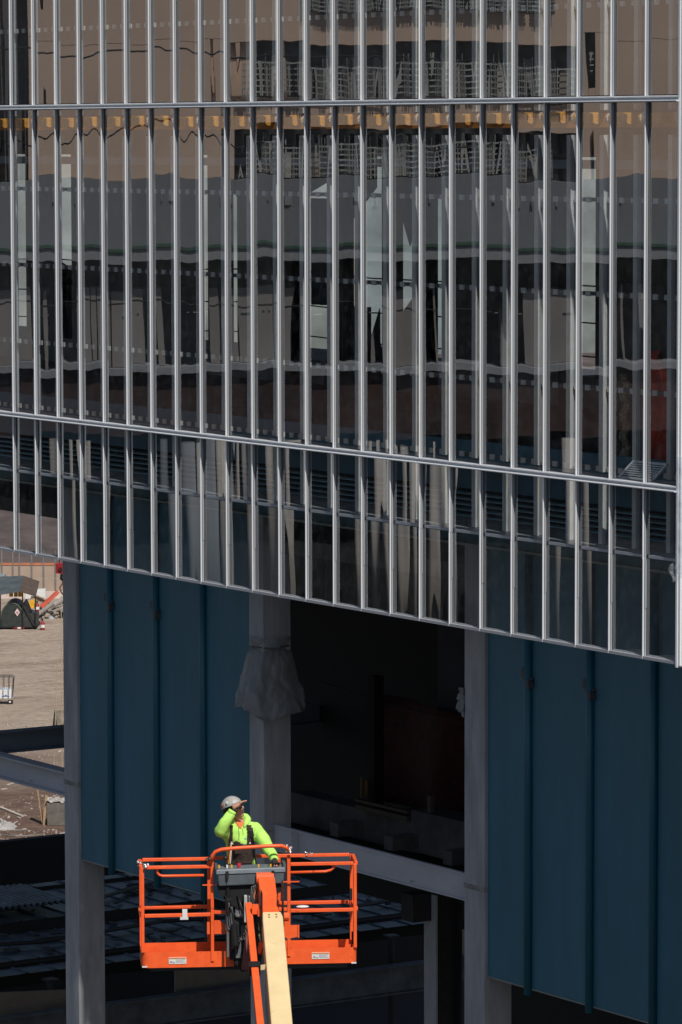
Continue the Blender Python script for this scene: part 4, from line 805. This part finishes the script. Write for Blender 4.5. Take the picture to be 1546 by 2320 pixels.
# decals, tape, lamp, tag
def decal(x, z):
    d = lo('warning_label', MB().box(x-.098, x+.098, -.006, .002, z-.037, z+.037), WHITE)
    lo('label_header', MB().box(x-.094, x+.094, -.009, -.0065, z+.021, z+.034), M('label_orange', (.7,.25,.06), .5), d)
    for k in range(3): lo('label_line', MB().box(x-.02, x+.085-.02*(k % 2), -.009, -.0065, z+.008-.013*k, z+.012-.013*k), M('label_grey', (.35,.35,.38), .6), d)
    lo('label_symbol', MB().box(x-.085, x-.055, -.009, -.0065, z-.022, z-.004).box(x-.048, x-.03, -.009, -.0065, z-.026, z-.012), M('label_grey', (.35,.35,.38), .6), d)
decal(-.8, .035); decal(.8, .06)
def wad(c, s, seed):
    rr = random.Random(seed); mb = MB()
    for i in range(7): mb.ball(Vector(c)+Vector([rr.uniform(-.6,.6)*s for _ in range(3)]), s*rr.uniform(.35,.6), 6, 5, (1,1,.8))
    return mb
for i, (c, s) in enumerate((((-1.15,-.01,zt+.01), .045), ((-1.205,.2,zt+.01), .04), ((-.92,.0,1.09), .022), ((.68,DY,1.13), .03), ((.745,DY,1.12), .022), ((.455,-.04,1.27), .042), ((.41,-.07,1.31), .035), ((-.425,-.05,1.19), .035), ((-.46,-.02,1.17), .025))):
    lo('tape_wrap', wad(c, s, i), SILVER if i < 7 else M('black_tape', (.03,.03,.03), .4))
lo('work_lamp', MB().ball((.60,.01,.615), .075, 12, 7, (1,.5,.22)), WHITE, smooth=True)
lo('white_tag', MB().box(-.745,-.69,-.03,-.024,.5,.62).box(-.77,-.68,-.032,-.026,.5,.53), WHITE)
for x in (-1.17, 1.17): lo('scuff', MB().box(x-.025, x+.03, -.016, -.003, -.035, -.02), WHITE)
lo('gate_latch', MB().box(1.16,1.185,.3,.36,.62,.75).box(1.16,1.18,.1,.14,.16,.3), BLACK)

# ================================================================== WORKER
wk = thing('person', 'worker in lime hoodie and grey hard hat shading his eyes in the lift basket', 'person', LM @ Vector((0, .25, -.011)), LR)
Y0 = 0.0
V = []; E_ = []; RAD = []
def jv(p, r, parent=None):
    V.append(p); RAD.append(r); 
    if parent is not None: E_.append((parent, len(V)-1))
    return len(V)-1
pel = jv((-.06, .02, .93), (.165, .115)); bel = jv((-.07, .01, 1.12), (.165, .115), pel); ch = jv((-.085, .0, 1.33), (.17, .125), bel); uc = jv((-.09, .01, 1.46), (.125, .095), ch)
nk = jv((-.10, .0, 1.555), (.06, .06), uc); nk2 = jv((-.095, -.01, 1.61), (.055, .055), nk)
# raised right arm (left in the picture): upper arm comes forward and out, forearm folds up to the brow
sr = jv((-.255, -.01, 1.475), (.082, .085), uc); er = jv((-.318, -.21, 1.475), (.074, .074), sr); fr_ = jv((-.265, -.25, 1.60), (.064, .064), er); wr = jv((-.178, -.235, 1.715), (.042, .04), fr_); 
# left arm down to the console
s2 = jv((.085, .0, 1.47), (.085, .085), uc); u2 = jv((.165, -.02, 1.375), (.078, .078), s2); e2 = jv((.235, -.05, 1.255), (.068, .068), u2); f2 = jv((.27, -.17, 1.20), (.058, .055), e2); w2 = jv((.285, -.27, 1.175), (.04, .038), f2)
for sx in (-1, 1):
    h = jv((-.06+sx*.10, .02, .86), (.105, .105), pel); kn = jv((-.06+sx*.12, .0, .49), (.075, .075), h); an = jv((-.06+sx*.13, .03, .10), (.055, .055), kn); jv((-.06+sx*.14, -.12, .045), (.05, .04), an)
me = bpy.data.meshes.new('body'); me.from_pydata(V, E_, []); ob = bpy.data.objects.new('body_skin', me); COL.objects.link(ob)
md = ob.modifiers.new('skin', 'SKIN'); md.use_smooth_shade = True
for i, sv in enumerate(me.skin_vertices[0].data): sv.radius = RAD[i]; sv.use_root = (i == 0)
ob.modifiers.new('sub', 'SUBSURF').levels = 2
dg = bpy.context.evaluated_depsgraph_get(); tmp = bpy.data.meshes.new_from_object(ob.evaluated_get(dg)); bpy.data.objects.remove(ob)
bm = bmesh.new(); bm.from_mesh(tmp)
bmesh.ops.remove_doubles(bm, verts=bm.verts, dist=.0005); bmesh.ops.holes_fill(bm, edges=[e for e in bm.edges if e.is_boundary], sides=0); bmesh.ops.recalc_face_normals(bm, faces=bm.faces)
# the head: looking to the right and up
fdir = Vector((.80, -.46, .40)).normalized(); side = fdir.cross(Vector((0,0,1))).normalized(); hup = side.cross(fdir).normalized()
HC = Vector((-.150, -.03, 1.705))
hm = Matrix((side, fdir, hup)).transposed()           # local x = his right, y = forward, z = up of the head
def H(x, y, z): return HC + hm @ Vector((x, y, z))
def addball(c, r, sq):
    r_ = bmesh.ops.create_uvsphere(bm, u_segments=20, v_segments=14, radius=r)
    for v in r_['verts']: v.co = H(*c) + hm @ Vector((v.co.x*sq[0], v.co.y*sq[1], v.co.z*sq[2]))
addball((0,0,.02), .098, (.80, 1.0, 1.08)); addball((0,.03,-.055), .07, (.82, .95, .95)); addball((0,.065,-.095), .03, (1.1, .8, .8))
addball((0,.112,-.02), .017, (.75, 1.1, 1.5)); addball((0,.098,-.062), .018, (1.4, .7, .5)); addball((0,.096,.02), .05, (1.1, .35, .4))
for s in (-1, 1): addball((s*.08,-.01,-.01), .026, (.45, .8, 1.3)); addball((s*.04,.07,-.03), .03, (1, .7, .9))
bm.to_mesh(tmp); bm.free()
body = bpy.data.objects.new('body', tmp); COL.objects.link(body)
md = body.modifiers.new('remesh', 'REMESH'); md.mode = 'VOXEL'; md.voxel_size = .0105; md.use_smooth_shade = True
sm = body.modifiers.new('smooth', 'SMOOTH'); sm.iterations = 3; sm.factor = .5
dg = bpy.context.evaluated_depsgraph_get(); bme = bpy.data.meshes.new_from_object(body.evaluated_get(dg)); bpy.data.objects.remove(body)
bme.name = 'body'
for mm in (LIME, BROWN, SKIN, BLACK): bme.materials.append(mm)
# cloth folds on the hoodie, then colour by garment
from mathutils import noise as mn
bm = bmesh.new(); bm.from_mesh(bme); bm.normal_update()
def region(c):
    if c.z < .11: return 3
    inleg = c.z < 1.03
    if inleg and c.x < .12 and c.y > -.2: return 1
    d = (c-HC).length
    nb_ = (c-Vector((-.10, -.01, 1.60)))
    if (d < .17 and c.z > 1.585 and (c-Vector((-.2,-.24,1.68))).length > .10 and not (c.y < -.175)): return 2
    if abs(nb_.x-.01) < .055 and c.z > 1.545 and c.y < .02 and c.y > -.12: return 2
    return 0
for f in bm.faces: f.material_index = region(f.calc_center_median())
for v in bm.verts:
    reg = region(v.co)
    if reg in (0, 1): v.co += v.normal*(.010*mn.noise(v.co*9+Vector((3,1,2)))+.006*mn.noise(Vector((v.co.x*22, v.co.y*22, v.co.z*11)))+(.006 if reg == 0 else .003))
bm.normal_update(); src = [(f, f.calc_center_median().copy(), f.normal.copy()) for f in bm.faces]
def garment(name, mat, test, off, parent, th=.008):
    b2 = bmesh.new(); mp = {}
    for f, c, n in src:
        if test(c, n):
            vs = []
            for v in f.verts:
                if v.index not in mp: mp[v.index] = b2.verts.new(v.co+v.normal*off)
                vs.append(mp[v.index])
            b2.faces.new(vs)
    m2 = bpy.data.meshes.new(name); b2.to_mesh(m2); b2.free(); m2.materials.append(mat)
    for p in m2.polygons: p.use_smooth = True
    o = bpy.data.objects.new(name, m2); COL.objects.link(o); o.parent = parent
    md = o.modifiers.new('thick', 'SOLIDIFY'); md.thickness = th; md.offset = 1
    md = o.modifiers.new('soft', 'SMOOTH'); md.iterations = 2
    return o
bm.verts.index_update()
bm.to_mesh(bme)
bo = bpy.data.objects.new('body', bme); COL.objects.link(bo); bo.parent = wk
for p in bme.polygons: p.use_smooth = True
torso = lambda c: -.24 < c.x < .075 and c.y > -.17
bib = garment('overalls_bib', BROWN, lambda c, n: n.y < -.15 and torso(c) and -.205 < c.x < .045 and 1.0 < c.z < 1.345+.02*math.sin(c.x*40), .010, wk)
garment('strap', BROWN, lambda c, n: n.y < .2 and torso(c) and 1.335 < c.z < 1.53 and abs(c.x-(-.185+(c.z-1.34)*.0)) < .022, .011, wk)
garment('strap', BROWN, lambda c, n: torso(c) and n.y < .2 and 1.335 < c.z < 1.53 and abs(c.x-(.012)) < .022, .011, wk)
garment('tool_belt', BLACK, lambda c, n: torso(c) and 1.035 < c.z < 1.085, .016, wk)
garment('harness_strap', BLACK, lambda c, n: torso(c) and n.y < .3 and 1.16 < c.z < 1.5 and abs(c.x-(.035+(1.5-c.z)*.06)) < .013, .018, wk)
garment('shirt_collar', ORSHIRT, lambda c, n: abs(c.x+.085) < .05 and 1.50 < c.z < 1.558 and n.y < -.2 and abs(c.x+.085) < (c.z-1.485)*.7, .006, wk, .004)
# hood lying round the neck
obj('hood', MB().tube([(-.155,-.065,1.545),(-.165,.0,1.575),(-.13,.065,1.60),(-.07,.075,1.605),(-.01,.04,1.60),(.005,-.02,1.585),(-.01,-.075,1.555),(-.045,-.105,1.505)], [.024,.036,.045,.045,.042,.04,.032,.014], 10), LIME, wk, smooth=True)
for x in (-.105, -.06): obj('drawstring', MB().tube([(x,-.112,1.50),(x+.005,-.135,1.44),(x+.002,-.14,1.37)], .004, 5), M('dark_cord', (.03,.05,.02), .8), wk)
obj('radio', MB().box(.005,.045,-.155,-.115,1.40,1.49), BLACK, wk, bevel=.008); obj('radio_cable', MB().tube([(.04,-.14,1.42),(.07,-.15,1.34),(.075,-.15,1.2),(.09,-.14,1.08)], .008, 6), BLACK, wk)
for x0, x1, mm in ((-.20,-.225,YELLOW), (-.215,-.245,RED), (-.19,-.205,WHITE)): obj('harness_webbing', MB().tube([(-.19,-.14,1.36),(x0,-.155,1.25),(x1,-.15,1.06)], .006, 5), mm, wk)
obj('carabiner', MB().tube([(-.235+.03*math.cos(a),-.16,1.05+.045*math.sin(a)) for a in [R(i*36) for i in range(11)]], .006, 5), SILVER, wk)
obj('pocket', MB().box(-.15,.0,-.158,-.146,1.22,1.30), M('pocket_brown', (.035,.02,.016), .9), wk, bevel=.004)
obj('pencil', MB().box(-.055,-.045,-.165,-.159,1.27,1.33), M('pen_blue', (.1,.1,.5), .5), wk)
obj('suspender_clip', MB().box(-.195,-.165,-.150,-.138,1.33,1.355), SILVER, wk); obj('suspender_clip', MB().box(-.002,.026,-.15,-.138,1.33,1.355), SILVER, wk)
for i, (dx, dz) in enumerate(((0,0),(.014,.002),(.03,0),(.044,.003),(.058,0))): obj('chest_print', MB().box(-.045+dx,-.036+dx,-.143,-.137,1.375+dz,1.395+dz), M('print_teal', (.05,.35,.4), .7), wk)
# hard hat
HAT = M('grey_hard_hat', (.40,.39,.37), .45, 0, .12, 14)
def hat(u, v):
    a = 2*math.pi*u; e = (math.pi/2)*v; rx, ry, rz = .101*math.cos(e), .122*math.cos(e), .104*math.sin(e)
    rid = 1+.03*math.exp(-((math.sin(a))*4)**2)*(math.sin(e))
    return H(rx*math.sin(a), -.012+ry*math.cos(a), .045+rz*rid)
ht = obj('hard_hat', MB().grid(hat, 32, 10), HAT, wk, smooth=True, solid=.006)
def brim(u, v):
    a = 2*math.pi*u; ex = .010+.04*max(0, math.cos(a))**2; r_ = v
    return H((.101+ex*r_)*math.sin(a), -.012+(.122+ex*r_)*math.cos(a), .047-.012*r_*max(0, math.cos(a)))
obj('brim', MB().grid(brim, 32, 2), HAT, ht, smooth=True, solid=.005)
obj('hat_sticker', MB().ball(H(.098,-.07,.085), .022, 8, 6, (.8,.8,1)), M('sticker_brown', (.22,.08,.06), .5), ht); obj('hat_sticker', MB().ball(H(.106,.0,.09), .022, 8, 6, (.5,.8,.9)), WHITE, ht)
obj('hat_strap', MB().tube([H(.1,-.05,.04),H(.08,-.10,.01),H(0,-.125,-.005),H(-.08,-.10,.01)], .01, 6), BLACK, ht)
obj('hair', MB().grid(lambda u, v: H(.083*math.sin(math.pi*(.18+u*1.64)), -.012+.103*math.cos(math.pi*(.18+u*1.64))*1.0, .045-.09*v), 24, 4), M('dark_hair', (.035,.022,.016), .8), wk, smooth=True, solid=.008)
gl = obj('sunglasses', MB().add([H(.072,.072,.012),H(.0,.118,.012),H(-.072,.072,.012),H(-.066,.07,-.022),H(-.03,.105,-.026),H(0,.113,-.012),H(.03,.105,-.026),H(.066,.07,-.022)], [(0,1,5,6,7),(1,2,3,4,5)]), M('dark_lens', (.008,.008,.01), .1), wk, solid=.008, recalc=False)
obj('temple_arm', MB().tube([H(.074,.07,.006),H(.082,.0,.01)], .004, 5).tube([H(-.074,.07,.006),H(-.082,.0,.01)], .004, 5), BLACK, gl)
# hands: palm, four unequal bent fingers and a thumb, one skin each
def hand(name, o, xd, yd, curl, mat, tips=None, sc=1.):
    xd = Vector(xd).normalized(); yd = (Vector(yd)-xd*xd.dot(Vector(yd))).normalized(); zd = xd.cross(yd)     # xd along fingers, yd across to the thumb side
    P = lambda a, b_, c_: Vector(o)+(xd*a+yd*b_+zd*c_)*sc
    V = []; E2 = []; Rr = []
    def ad(p, r, par=None):
        V.append(p); Rr.append(r*sc)
        if par is not None: E2.append((par, len(V)-1))
        return len(V)-1
    w0 = ad(P(-.035,0,0), .026); pm = ad(P(.03,.0,0), .03, w0)
    for i, (b_, ln) in enumerate(((.033,.072),(.011,.08),(-.011,.075),(-.032,.058))):
        kn = ad(P(.075,b_,.004), .0115, pm); m1 = kn; ang = 0; q = Vector((.075, 0, .004))
        for j, fr in enumerate((.45,.32,.23)):
            ang += curl[j]; q = q+Vector((math.cos(ang)*ln*fr, 0, -math.sin(ang)*ln*fr)); m1 = ad(P(q.x, b_*(1+.08*j), q.z), .0098-.001*j, m1)
    t1 = ad(P(.015,.04,-.004), .013, pm); t2 = ad(P(.045,.062,-.012), .0115, t1); ad(P(.075,.066,-.02), .0095, t2)
    m = bpy.data.meshes.new(name); m.from_pydata([tuple(v) for v in V], E2, []); ob = bpy.data.objects.new(name, m); COL.objects.link(ob)
    ob.modifiers.new('skin', 'SKIN').use_smooth_shade = True
    for i, sv in enumerate(m.skin_vertices[0].data): sv.radius = (Rr[i], Rr[i]); sv.use_root = (i == 1)
    ob.modifiers.new('sub', 'SUBSURF').levels = 1
    m.materials.append(mat); ob.parent = wk; return ob
br = H(.05,.15,.075)
ww = Vector((-.165, -.235, 1.742))
hand('hand', ww+Vector((.015,-.005,.028)), (.80,.16,.42), (-.35,.5,-.35), (.12,.15,.12), SKIN, sc=.98)
hand('hand', Vector((.287,-.30,1.165)), (.1,-.9,-.35), (-1,0,0), (.5,.6,.5), M('dark_glove', (.025,.02,.02), .8), sc=1.0)
obj('fingertip', MB().ball((.275,-.40,1.125), .013, 8, 6), SKIN, wk); obj('fingertip', MB().ball((.30,-.40,1.123), .013, 8, 6), SKIN, wk)
obj('cuff', MB().tube([(-.195,-.238,1.69),(-.175,-.235,1.722)], [.05,.046], 12), LIME, wk, smooth=True); obj('cuff', MB().tube([(.281,-.245,1.182),(.286,-.285,1.17)], [.048,.045], 12), LIME, wk, smooth=True)
bpy.context.view_layer.update()
